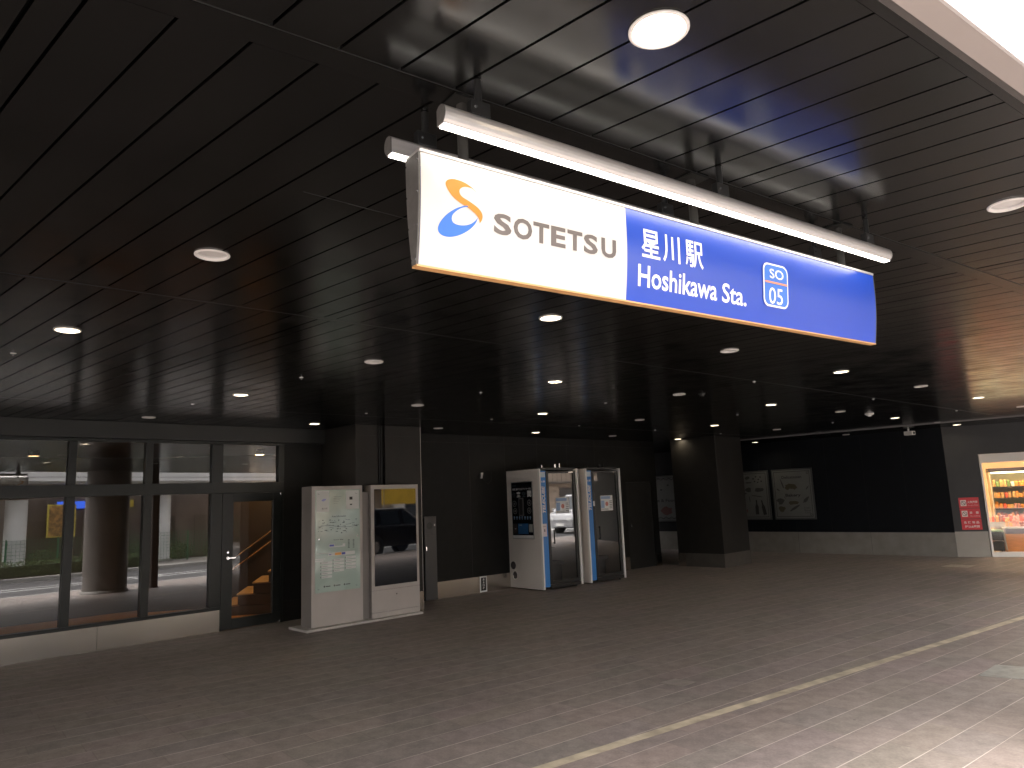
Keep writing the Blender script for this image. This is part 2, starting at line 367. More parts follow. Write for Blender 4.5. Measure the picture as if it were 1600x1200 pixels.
for (j, lit), ls in rows.items():
    ls.sort(key=lambda l: l[3][0])
    for k, (x, y, l, ij) in enumerate(ls):
        o = PROTO[l] if not used[l] else copy_tree(PROTO[l]); used[l] = True
        o.location = (x, y, H)
        o['label'] = ('glowing warm' if l else 'unlit pale') + ' round downlight, ' + (ORD[k] + ' from left, ' if k else 'leftmost, ') + ROWN[j]
        cut.cyl((x, y, H-.05), (x, y, H+.12), .0735, n=24)
cu = cut.obj('cutter', CEILGAP)
bo = ceil.modifiers.new('b', 'BOOLEAN'); bo.object = cu; bo.operation = 'DIFFERENCE'; bo.solver = 'EXACT'
bpy.context.view_layer.update()
dg = bpy.context.evaluated_depsgraph_get()
me = bpy.data.meshes.new_from_object(ceil.evaluated_get(dg)); ceil.modifiers.clear(); ceil.data = me
bpy.data.objects.remove(cu)
# sprinklers
SPR = [(-2.04,6.91),(-.37,8.39),(-2.02,9.88),(-.34,11.26),(2.85,8.42),(3.77,12.13),(1.27,9.83),(1.17,12.9),(2.82,14.43),(4.58,16.05),(5.34,10.65),(6.36,14.41),(8.18,19.48),(7.98,12.99),(-3.74,8.36),(-3.78,5.37)]
sp = thing('sprinkler', 'x', 'sprinkler', z=H, group='small ceiling sprinkler heads')
MB().lathe([(.0005, -.004), (.018, -.003), (.021, -.001)], n=16).obj('escutcheon', WHITE, sp)
MB().cyl((0, 0, -.006), (0, 0, -.018), .004, n=8).obj('stem', CHROME, sp)
MB().lathe([(.0005, -.018), (.010, -.019), (.010, -.0205), (.0005, -.021)], n=12).obj('deflector', CHROME, sp)
spn = sorted(SPR, key=lambda p: p[1])
where = ['nearest the left frame edge', 'above and left of the map kiosk', 'between the two nearest left downlights and the black column', 'over the glass wall at left', 'above the left booth area', 'under the station sign, over open paving',
         'above the wide black column', 'over the ceiling left of the sign end', 'in line above the second booth', 'left of the square pillar', 'in the middle right of the ceiling', 'behind the booths', 'near the shop reflection', 'above the booths, beside the wall', 'above the square pillar', 'in front of the back wall']
for k, (x, y) in enumerate(spn):
    o = sp if k == 0 else copy_tree(sp); o.location = (x, y, H)
    o['label'] = 'tiny white ceiling sprinkler head, ' + ('nearest' if k == 0 else ['', 'second', 'third', 'fourth', 'fifth', 'sixth', 'seventh', 'eighth', 'ninth', 'tenth', 'eleventh', 'twelfth', 'thirteenth', 'fourteenth', 'fifteenth', 'farthest'][k] + (' nearest' if k < 15 else '')) + ' to the camera' + (', over the glass wall' if x < -3 else '')
# star-shaped speaker / detector and dome camera
o = thing('smoke_detector', 'white round detector on the ceiling left of the trim strip', 'detector', (6.34, 12.85), z=H)
MB().lathe([(.075, -.0005), (.075, -.012), (.05, -.03), (.0005, -.036)], n=20).obj('cover', WHITE, o)
MB().lathe([(.03, -.032), (.03, -.05), (.0005, -.052)], n=12).obj('sensor', PAPER, o)
o = thing('dome_camera', 'small dark dome camera on the ceiling in front of the square pillar', 'security camera', (2.44, 9.25), z=H)
MB().lathe([(.045, -.0005), (.045, -.012), (.038, -.02)], n=20).obj('base', WALLG, o)
MB().lathe([(.036, -.02), (.030, -.036), (.016, -.046), (.0005, -.05)], n=16).obj('dome', mat('dark_dome', (.02, .02, .02), .08), o)
o = thing('security_camera', 'white box security camera under the ceiling trim by the back wall', 'security camera', (9.2, 16.9), yaw=60, z=H)
MB().cyl((0, 0, 0), (0, 0, -.06), .02, n=10).obj('bracket', WHITE, o)
MB().box(-.07, .07, -.12, .08, -.15, -.06).obj('housing', WHITE, o, bevel=.01)
MB().cyl((0, -.12, -.105), (0, -.135, -.105), .03, n=16).obj('lens', INK, o)

# ------------------------------------------------------------------ hanging station sign
SG = thing('station_sign', 'long white and blue illuminated hanging station name board', 'sign', (-.27, 2.025), 54.3)
Z0, Z1, LEN = 2.385, 2.722, 2.535
def yprof(z):
    t = (z-Z0)/(Z1-Z0); return -(.013+.027*t+.009*math.sin(math.pi*t))
nz_ = 12
zs = [Z0+(Z1-Z0)*i/nz_ for i in range(nz_+1)]
DIV = .838
def sgx(x, z): return x + .0*(z-Z0)
face = {}
WFACE = mat('sign_white_acrylic', (.58, .565, .55), .30, nz=.01)
BFACE = mat('sign_blue_film', (.009, .055, .42), .28)
def facemesh(x0, x1, side):
    mb = MB(); n = 12
    for i in range(nz_):
        for k in range(n):
            a = x0+(x1-x0)*k/n; b = x0+(x1-x0)*(k+1)/n
            ya, yb = yprof(zs[i])*side, yprof(zs[i+1])*side
            mb.add([(a, ya, zs[i]), (b, ya, zs[i]), (b, yb, zs[i+1]), (a, yb, zs[i+1])], [(0, 1, 2, 3)], True)
    return mb
o = facemesh(.006, DIV, 1).obj('white_face', WFACE, SG, recalc=False); o = facemesh(DIV, LEN-.004, 1).obj('blue_face', BFACE, SG, recalc=False)
facemesh(LEN-DIV, LEN-.006, -1).obj('white_face', WFACE, SG, recalc=False); facemesh(.004, LEN-DIV, -1).obj('blue_face', BFACE, SG, recalc=False)
pts = [(yprof(z), z) for z in zs]+[(-yprof(z), z) for z in reversed(zs)]
MB().prism(pts, 'x', -.002, .005).obj('end_cap', ALUD, SG); MB().prism(pts, 'x', LEN-.003, LEN+.002).obj('end_cap', ALUD, SG)
MB().box(0, LEN, -.044, .044, Z1+.0005, Z1+.012).obj('top_rail', ALU, SG, bevel=.002)
ORG = mat('copper_trim', (.62, .34, .14), .4, metal=.3)
MB().box(0, LEN, -.015, .015, Z0-.006, Z0-.0005).obj('bottom_trim', ORG, SG)
sc = MB()
for z in (2.40, 2.50, 2.60, 2.70):
    for sx_ in (-1, 1): sc.cyl((-.005, sx_*(-yprof(z)-.006), z), (-.002, sx_*(-yprof(z)-.006), z), .003, n=8)
sc.obj('screw', CHROME, SG)
for s_ in (.18, 1.263, 2.33):
    MB().cyl((s_, 0, Z1+.012), (s_, 0, H-.004), .017, n=16).obj('hanging_rod', mat('dark_grey_rod', (.035, .033, .03), .5), SG)
    MB().box(s_-.05, s_+.05, -.05, .05, H-.008, H-.001).obj('ceiling_plate', WALLG, SG)
    MB().box(s_+.05, s_+.10, -.018, .018, Z1+.012, Z1+.022).obj('cleat', ALU, SG)
TEXTY = mat('sign_text_white', (.86, .85, .86), .35)
TG = mat('sign_text_grey', (.125, .105, .097), .4)
def onface(side=1, d=.0012):
    if side == 1: return lambda x, z: (x, yprof(z)-d, z)
    return lambda x, z: (LEN-x, -yprof(z)+d, z)
ORGP = [(.199,2.6363),(.1862,2.6452),(.1732,2.6478),(.158,2.6467),(.1449,2.641),(.1374,2.6316),(.1387,2.6203),(.1482,2.6119),(.1673,2.6052),(.1888,2.5965),(.206,2.587),(.2165,2.5765),(.22,2.5650),(.2177,2.5534),(.2093,2.5408),(.208,2.5515),(.2020,2.561),(.1922,2.569),(.1794,2.5765),(.1688,2.5815),(.1537,2.5865),(.1369,2.5929),(.1162,2.6038),(.0999,2.6193),(.09,2.6362),(.0895,2.6457),(.0947,2.6538),(.1074,2.6602),(.1223,2.6629),(.1435,2.662),(.1649,2.6572),(.1862,2.6472)]
BLUP = [(.1624,2.5883),(.1408,2.5803),(.1192,2.5681),(.0936,2.5477),(.0744,2.525),(.0645,2.5044),(.0665,2.4898),(.0793,2.4811),(.0998,2.48),(.125,2.4865),(.1507,2.4989),(.1771,2.5184),(.1952,2.5393),(.2034,2.5591),(.1911,2.5442),(.1755,2.5327),(.1559,2.5251),(.1346,2.5224),(.1179,2.5253),(.1106,2.5341),(.1123,2.5477),(.1232,2.5613),(.1406,2.5745),(.1579,2.5827),(.1688,2.5858)]
def smooth_closed(p, keep=(), n=4):
    out = []; N = len(p)
    for i in range(N):
        a, b, c, d = (Vector(p[(i+k) % N]) for k in (-1, 0, 1, 2))
        if i in keep: a = b
        if (i+1) % N in keep: d = c
        for k in range(n):
            t = k/n
            out.append(tuple(.5*((2*b)+(c-a)*t+(2*a-5*b+4*c-d)*t*t+(3*b-a-3*c+d)*t**3)))
    return out
def poly_fill(pts, fn):
    bm = bmesh.new(); vs = [bm.verts.new((p[0], p[1], 0)) for p in pts]; es = [bm.edges.new((vs[i], vs[(i+1) % len(vs)])) for i in range(len(vs))]
    bmesh.ops.triangle_fill(bm, edges=es, use_beauty=True); bm.verts.index_update()
    mb = MB().add([fn(v.co.x, v.co.y) for v in bm.verts], [tuple(v.index for v in f_.verts) for f_ in bm.faces]); bm.free(); return mb
def rrect(x0, x1, z0, z1, r, n=6):
    o_ = []
    for cx, cz, a0 in ((x1-r, z1-r, 0), (x0+r, z1-r, 90), (x0+r, z0+r, 180), (x1-r, z0+r, 270)):
        for i in range(n+1): t = R(a0+90*i/n); o_.append((cx+r*math.cos(t), cz+r*math.sin(t)))
    return o_
for side in (1, -1):
    fn = onface(side)
    poly_fill(smooth_closed(ORGP, (0, 14)), fn).obj('emblem_orange', mat('emblem_orange', (.55, .20, .006), .4), SG, recalc=False)
    poly_fill(smooth_closed(BLUP, (0, 13)), fn).obj('emblem_blue', mat('emblem_blue', (.025, .15, .60), .4), SG, recalc=False)
    W_ = MB()
    bb = [('S', .262, .330), ('O', .338, .412), ('T', .4165, .482), ('E', .490, .552), ('T', .560, .626), ('S', .632, .696), ('U', .713, .783)]
    for ch, a, b in bb: put_text(W_, ch, a, b, 2.5205, 2.5885, fn, bold=.032)
    W_.obj('wordmark', TG, SG, recalc=False)
    K = MB()
    for ch, a, b in (('星', .910, 1.007), ('川', 1.023, 1.117), ('駅', 1.147, 1.250)): put_text(K, ch, a, b, 2.553, 2.660, fn, bold=.012)
    K.obj('kanji_lettering', TEXTY, SG, recalc=False)
    K = MB(); put_text(K, 'Hoshikawa', .893, 1.331, 2.442, 2.523, fn, bold=.014); put_text(K, 'Sta.', 1.362, 1.517, 2.442, 2.520, fn, bold=.014)
    K.obj('latin_lettering', TEXTY, SG, recalc=False)
    bx0, bx1, bz0, bz1 = 1.626, 1.801, 2.461, 2.648
    bd = poly_fill(rrect(bx0, bx1, bz0, bz1, .034), onface(side, .0045)).obj('number_badge', TEXTY, SG, recalc=False)
    f2, f3 = onface(side, .0056), onface(side, .0068)
    poly_fill(rrect(bx0+.008, bx1-.008, bz0+.008, bz1-.008, .027), f2).obj('badge_field', mat('badge_blue', (.04, .17, .62), .4), bd, recalc=False)
    K = MB(); put_text(K, 'SO', 1.668, 1.766, 2.582, 2.624, f3, bold=.012); put_text(K, '05', 1.660, 1.757, 2.473, 2.543, f3, bold=.004)
    K.obj('badge_lettering', TEXTY, bd, recalc=False)
    MB().add([f3(x, z) for x, z in ((bx0+.010, 2.5605), (bx1-.010, 2.5605), (bx1-.010, 2.5685), (bx0+.010, 2.5685))], [(0, 1, 2, 3)]).obj('badge_line', mat('badge_orange', (.85, .30, .16), .4), bd, recalc=False)

# bar lights on both sides of the sign
LEDM = bpy.data.materials.new('led_strip'); LEDM.use_nodes = True
t = LEDM.node_tree; p = t.nodes['Principled BSDF']; p.inputs['Base Color'].default_value = (.9, .88, .8, 1)
tc = t.nodes.new('ShaderNodeTexCoord'); sx = t.nodes.new('ShaderNodeSeparateXYZ'); t.links.new(tc.outputs['Object'], sx.inputs[0])
mm = t.nodes.new('ShaderNodeMath'); mm.operation = 'MULTIPLY'; mm.inputs[1].default_value = 2*math.pi/.026; t.links.new(sx.outputs[0], mm.inputs[0])
ms = t.nodes.new('ShaderNodeMath'); ms.operation = 'SINE'; t.links.new(mm.outputs[0], ms.inputs[0])
mr = t.nodes.new('ShaderNodeMapRange'); mr.inputs[1].default_value = -1; mr.inputs[2].default_value = 1; mr.inputs[3].default_value = .9; mr.inputs[4].default_value = 2.1
t.links.new(ms.outputs[0], mr.inputs[0]); t.links.new(mr.outputs[0], p.inputs['Emission Strength']); p.inputs['Emission Color'].default_value = (1, .94, .84, 1)
BARL = 2.50
def bar(name, label, xy, flip):
    t = thing(name, label, 'bar light', xy, 54.1, 2.80, group='aluminium bar lights over the station sign')
    s = -flip       # rounded side points to local y*s
    pr = [(-s*.020, -.030), (-s*.020, .018), (-s*.010, .027)]
    for i in range(9):
        a = R(80-i*20); pr.append((s*(.002+.024*math.cos(a)), .027*math.sin(a)+.002 if a > 0 else .030*math.sin(a)))
    pr = pr[:-1]+[(s*.012, -.030)]
    MB().prism(pr, 'x', 0, BARL).obj('housing', ALU, t, bevel=.0015)
    for x in (-.003, BARL+.0005):
        e_ = MB().prism([(a*1.02, b*1.02) for a, b in pr], 'x', x, x+.0025).obj('end_cap', ALUD, t)
    MB().box(.004, BARL-.004, -.0175 if s > 0 else -.011, .011 if s > 0 else .0175, -.0335, -.0302).obj('led_strip', LEDM, t)
    for x in (.13, 1.25, 2.33):
        MB().box(x-.035, x+.035, -.014, .014, .027, .075).obj('bracket', FRAMEB, t, bevel=.003)
        MB().cyl((x, 0, .075), (x, 0, .148), .012, n=12).obj('stem', FRAMEB, t)
        MB().cyl((x-.02, -.018, .05), (x-.02, .018, .05), .004, n=8).obj('bolt', CHROME, t)
    return t
bar('bar_light', 'front silver bar light glowing below, on the camera side of the station sign', (-.172, 1.930), 1)
bar('bar_light', 'rear silver bar light whose end shows left behind the station sign', (-.352, 2.100), -1)

# ------------------------------------------------------------------ glass wall with door, stairs inside
G = thing('glass_wall', 'dark framed glass wall with steel base at the left of the plaza', 'glass wall', (-6.204, 8.956), 45.7)
MX = [.635-.935*4, .635-.935*3, .635-.935*2, .635-.935, .635, 1.569, 2.515]
XL = -4.2
fr = MB()
for x in MX[:-1]: fr.box(x-.052, x+.052, -.03, .07, .345, 1.96); fr.box(x-.048, x+.048, -.03, .07, 2.115, 2.68)
fr.box(2.435, 2.596, -.03, .07, .345, 1.96); fr.box(2.435, 2.596, -.03, .07, 2.115, 2.68)
fr.obj('mullion', FRAMEK, G, bevel=.004)
MB().box(XL, 2.596, -.032, .08, .300, .345).box(XL, 3.56, -.034, .08, 1.96, 2.115).box(XL, 3.56, -.034, .08, 2.68, 2.722).box(3.47, 3.56, -.034, .08, 2.115, 2.68).obj('rail_frame', FRAMEK, G, bevel=.004)
MB().box(XL, 2.61, -.012, .08, 0, .298).obj('steel_base', STEEL, G)
gb = MB()
for x in (1.02, -.9, -2.8): gb.box(x-.0015, x+.0015, -.0125, -.011, .0, .298)
gb.obj('base_joint', FRAMEB, G)
MB().box(XL, 4.44, -.10, .10, 2.7225, H-.001).obj('header_beam', mat('grey_black_header', (.019, .020, .0185), .45, nz=.1, nscale=3), G, bevel=.003)
lean = .012
xs = [XL]+MX
for a, b in zip(xs, xs[1:]):
    a2 = a+(.052 if a != XL else 0); b2 = b-.052 if b < 2.4 else 2.435
    for z0, z1 in ((.345, 1.96), (2.115, 2.68)):
        jit = random.uniform(-.0008, .0008)
        ln_ = lean if z0 < 1 else .004; d = ln_*(z1-z0)
        MB().quad((a2, .02+jit, z0), (b2, .02-jit, z0), (b2, .02+d-jit, z1), (a2, .02+d+jit, z1)).obj('pane', GLASSW, G)
MB().quad((2.596, .02, 2.115), (3.47, .02, 2.115), (3.47, .02+.004*.56, 2.68), (2.596, .02+.004*.56, 2.68)).obj('pane', GLASSW, G)
for x in (.635-.935, .635, 1.569, 2.515):                            # timber back posts seen through the glass
    MB().box(x-.02, x+.07, .09, .16, .30, 2.72).obj('back_post', mat('oak_post', (.22, .12, .045), .5, nz=.2, nscale=10), G)
# door
D = MB().box(2.60, 2.765, -.03, .03, .01, 1.958).box(3.385, 3.515, -.03, .03, .01, 1.958).box(2.765, 3.385, -.03, .03, .01, .155).box(2.765, 3.385, -.03, .03, 1.83, 1.958)
D = D.obj('door', FRAMEK, G, bevel=.003)
MB().quad((2.765, 0, .155), (3.385, 0, .155), (3.385, .003, 1.83), (2.765, .003, 1.83)).obj('door_glass', GLASSD, D)
MB().cyl((2.685, -.03, 1.02), (2.685, -.055, 1.02), .022, n=14).cyl((2.685, -.055, 1.02), (2.685, -.07, 1.02), .008, n=8).box(2.68, 2.79, -.08, -.065, 1.012, 1.03).obj('handle', CHROME, D)
MB().cyl((2.685, -.03, 1.10), (2.685, -.05, 1.10), .016, n=14).obj('lock', CHROME, D)
for z in (.012, 1.92): MB().cyl((3.50, -.045, z), (3.50, -.045, z+.03), .010, n=8).obj('hinge', CHROME, D)
MB().box(3.52, 3.56, -.034, .08, 0, 1.96).obj('door_frame', FRAMEK, G)

# room behind the glass
rm = MB().box(-6, 5.2, 3.6, 3.7, 0, 3.2).box(5.2, 5.3, .1, 3.7, 0, 3.2).box(-6, -5.9, .1, 3.7, 0, 3.2)
o = rm.obj('stair_room_wall', mat('room_wall_dark', (.05, .043, .036), .6)); tag(o, 'dark interior wall seen through the glass wall behind the stairs', 'wall'); o.location = G.location; o.rotation_euler = G.rotation_euler
o = MB().box(-6, 5.2, .1, 3.7, 2.72, 2.8).obj('stair_room_ceiling', mat('room_ceiling', (.03, .028, .025), .6)); tag(o, kind='structure'); o.location = G.location; o.rotation_euler = G.rotation_euler
o = MB().box(-6, 5.2, .1, 3.6, .0, .012).obj('stair_room_floor', mat('terracotta_floor', (.50, .24, .08), .5, nz=.15, nscale=8)); tag(o, kind='structure'); o.location = G.location; o.rotation_euler = G.rotation_euler
T = thing('staircase', 'narrow interior staircase with twin metal handrails behind the glass door', 'stairs', (-5.11, 13.33), 168)
for i in range(10):
    z = .17*(i+1); y = .24*i
    s_ = MB().box(0, 1.2, y, 2.6, z-.17+(.013 if i == 0 else 0), z-.012).obj('riser_block', mat('stair_riser', (.10, .065, .04), .6), T)
    MB().box(-.0, 1.2, y-.02, y+.26, z-.0115, z+.012).obj('tread', mat('stair_tread', (.50, .33, .18), .5, nz=.15, nscale=9), T, bevel=.004)
MB().prism([(-1.6, .0), (-.1, .013), (2.6, 1.75), (2.6, 2.7), (-1.6, 2.7)], 'x', -.10, -.012).obj('side_panel', mat('stair_side_panel', (.03, .022, .018), .5), T)
for dz in (.62, .80):
    MB().tube([(.05, -.35, dz), (.05, -.08, dz+.02), (.05, 2.5, dz+1.86)], .017, n=10).obj('handrail', BRASS, T)
for k in range(3):
    o = downlight(1); o.name = 'indoor_downlight'; o['group'] = 'warm downlights inside the stair room'
    q = Vector((G.location.x, G.location.y))+v2(45.7)*(3.75, .6, -2.2)[k]+v2(-44.3)*(1.25, 2.1, 1.6)[k]; o.location = (q.x, q.y, 2.64)
    o['label'] = 'warm indoor downlight behind the glass, ' + ['just inside the door', 'deeper in the room', 'behind the leftmost panes'][k]
    for c in o.children:
        if c.name.startswith('lamp'): c.data = MB().disc((0, 0, .001), .066).obj('lamp_disc', LITE).data; bpy.data.objects.remove(bpy.data.objects['lamp_disc']); c.data.materials.clear(); c.data.materials.append(None); c.data.materials[0] = mat('indoor_lamp', (1, .9, .8), .4, emis=(1, .55, .22), estr=(60)) if k == 0 else mat('indoor_lamp_dim', (1, .9, .8), .4, emis=(1, .58, .28), estr=7)

# ------------------------------------------------------------------ walls and columns
def wall(name, label, xy, yaw, parts_fn):
    t = thing(name, label, 'wall', xy, yaw); parts_fn(t); return t
W2 = thing('dark_wall', 'plain black wall between the glass door and the wide black column', 'wall', (-6.204, 8.956), 45.7)
MB().box(3.565, 6.29, .0, .12, .0, H-.001).obj('panel', WALLG, W2)
MB().box(3.565, 6.29, -.006, -.0005, .0, .30).obj('base_plate', COLK, W2)
MB().box(4.40, 4.403, -.002, -.0005, .31, 2.7).box(3.57, 6.2, -.002, -.0005, 2.05, 2.053).obj('joint', INK, W2)
W3 = thing('black_panel_wall', 'long black panelled wall behind the white booths with steel skirting', 'wall', (-1.54, 13.27), 47.6)
MB().box(-.6, 5.53, .0, .2, .30, H-.001).box(5.53, 6.50, .0, .2, 1.985, H-.001).box(6.50, 6.70, 0, .2, .0, H-.001).box(6.50, 6.70, .2, 2.9, .0, H-.001).obj('panel', WALLK, W3)
MB().box(-.6, 5.53, .0, .2, 0, .2995).obj('skirting_core', WALLK, W3)
MB().box(.07, 5.52, -.008, -.0005, .0, .292).obj('steel_skirting', STEEL, W3)
MB().box(6.505, 6.706, -.008, -.0005, .0, .285).obj('steel_skirting', STEEL, W3)
jn = MB()
for x in (.9, 1.8, 2.7, 3.6, 4.5): jn.box(x-.002, x+.002, -.0015, .001, .31, 2.94)
jn.box(-.5, 6.6, -.0015, .001, 2.80, 2.803); jn.obj('joint', mat('joint_grey', (.03, .03, .028), .5), W3)
dr = MB().box(5.535, 6.495, .012, .05, .005, 1.98).obj('service_door', WALLG, W3, bevel=.002)
MB().cyl((5.63, .012, .98), (5.63, -.02, .98), .024, n=12).cyl((5.63, .012, 1.05), (5.63, -.004, 1.05), .016, n=12).obj('handle', CHROME, dr)
for z in (.90, 1.76): MB().box(6.478, 6.492, -.004, .012, z, z+.16).obj('hinge', CHROME, dr)
CB = thing('intercom_cabinet', 'narrow grey-black metal cabinet beside the wide column', 'cabinet', (-1.54, 13.27), 47.6)
MB().box(-.20, .062, -.035, .0-.001, .0, 1.455).obj('body', mat('cabinet_grey', (.045, .045, .046), .4), CB, bevel=.003)
MB().box(-.185, .05, -.039, -.0355, 1.14, 1.43).obj('speaker_panel', mat('cabinet_panel', (.055, .055, .056), .4), CB, bevel=.001)
sp_ = MB()
for rr_ in (.015, .03, .045, .06): sp_.disc((-.09, -.0402, 1.29), rr_, r0=rr_-.008, nrm='y')
sp_.obj('speaker_grille', INK, CB)
MB().cyl((.02, -.039, 1.30), (.02, -.043, 1.30), .008, n=10).obj('button', CHROME, CB)
MB().box(-.185, .05, -.039, -.0355, .03, 1.125).obj('cabinet_door', mat('cabinet_panel', (.05, .05, .05), .4), CB, bevel=.001)
MB().box(-.178, -.160, -.047, -.0395, .86, .93).obj('catch', CHROME, CB)
SN = thing('hydrant_sign', 'small white framed black sign with vertical white characters on the steel skirting', 'sign', (-1.54, 13.27), 47.6)
MB().box(1.055, 1.225, -.014, -.0085, .005, .29).obj('border', PAPER, SN)
MB().box(1.078, 1.202, -.0155, -.0142, .03, .268).obj('field', INK, SN)
K = MB()
for i, ch in enumerate('送水口栓'): put_text(K, ch, 1.12, 1.162, .212-.053*i, .254-.053*i, lambda u, v: (u, -.0165, v), bold=.02)
K.obj('lettering', PAPER, SN, recalc=False)
WC = thing('wall_floodlight', 'small white wall mounted light with cable left of the booths', 'wall light', (-1.54, 13.27), 47.6)
MB().box(1.15, 1.19, -.03, -.001, 2.13, 2.22).obj('mount', ALU, WC)
MB().prism([(1.12, 2.12), (1.16, 2.12), (1.19, 2.23), (1.14, 2.23)], 'y', -.06, -.031).obj('head', ALU, WC, bevel=.004)
MB().tube([(1.2, -.02, 2.12), (1.27, -.015, 2.04), (1.36, -.012, 2.02), (1.42, -.012, 2.10), (1.44, -.012, 2.25)], .006).obj('cable', WALLG, WC)

CO = thing('wide_column', 'wide black clad column standing behind the two kiosks', 'column', (-1.561, 11.995), 46.7)
MB().box(-1.222, -.83, .0, 1.15, 0, H-.001).box(-.69, 0, .0, 1.15, 0, H-.001).box(-.83, -.69, .05, 1.15, 0, H-.001).obj('cladding', COLK, CO, bevel=.004)
MB().cyl((-.78, .035, 0), (-.78, .035, H-.01), .012, n=8).cyl((-.74, .035, 0), (-.74, .035, H-.01), .012, n=8).obj('cable_pipe', INK, CO)
MB().box(-.85, -.82, -.012, -.0005, 2.385, 2.40).box(-.70, -.67, -.012, -.0005, 2.385, 2.40).obj('clip', WALLG, CO)
MB().box(-1.222, .004, -.006, -.0045, 2.78, 2.783).obj('joint', INK, CO)
MB().box(.001, .007, -.008, 1.15, 0, .306).box(-1.222, .0005, -.008, -.001, 0, .306).obj('steel_skirting', STEEL, CO)
MB().box(-.002, .004, -.004, .0, .31, H-.002).obj('corner_trim', ALU, CO)
PL = thing('square_pillar', 'square dark pillar standing free between the booths and the back wall', 'pillar', (4.581, 16.579), 46)
MB().box(0, 1.17, .0, 1.2, .0, H-.001).obj('cladding', COLK, PL, bevel=.006)
MB().box(-.007, 1.176, -.007, -.0005, 0, .30).box(-.007, -.0005, -.0004, 1.2, 0, .30).obj('steel_skirting', mat('steel_dim_reflection', (.11, .10, .09), .35, metal=.5, nz=.1, nscale=5), PL)  # darkened steel colour paints in the reflection of dark surroundings
MB().box(-.0095, -.0072, 1.0, 1.2, 0, .299).obj('skirting_reflection_patch', STEEL, PL)  # lighter steel piece paints in a bright reflection on the same skirting
MB().box(-.002, .001, -.0, 1.19, 2.16, 2.163).obj('joint', INK, PL)

W4 = thing('back_wall', 'long blue-black back wall with posters and grey skirting', 'wall', (9.973, 16.921), 136.4)
MB().box(-15, 0, .0, .2, .0, H-.001).obj('panel', WALLB, W4)
MB().box(-15, -.0005, -.01, -.0005, .0, .54).obj('skirting', STEELG, W4)
jn = MB()
for i in range(1, 16): jn.box(-.93*i-.002, -.93*i+.002, -.0015, -.0002, .55, 2.94)
for i in range(1, 9): jn.box(-1.85*i-.002, -1.85*i+.002, -.0112, -.0102, .0, .54)
jn.obj('joint', WALLG, W4)
RW = thing('passage_light_block', 'added unseen dark wall blocking sky light behind the booths', 'wall', (1.40, 19.7), 10)  # added out of view to stop sky light leaking into the passage
MB().box(-.1, 4.1, -.1, .1, 0, H-.001).obj('panel', WALLB, RW); RW.rotation_euler = (0, 0, R(80))
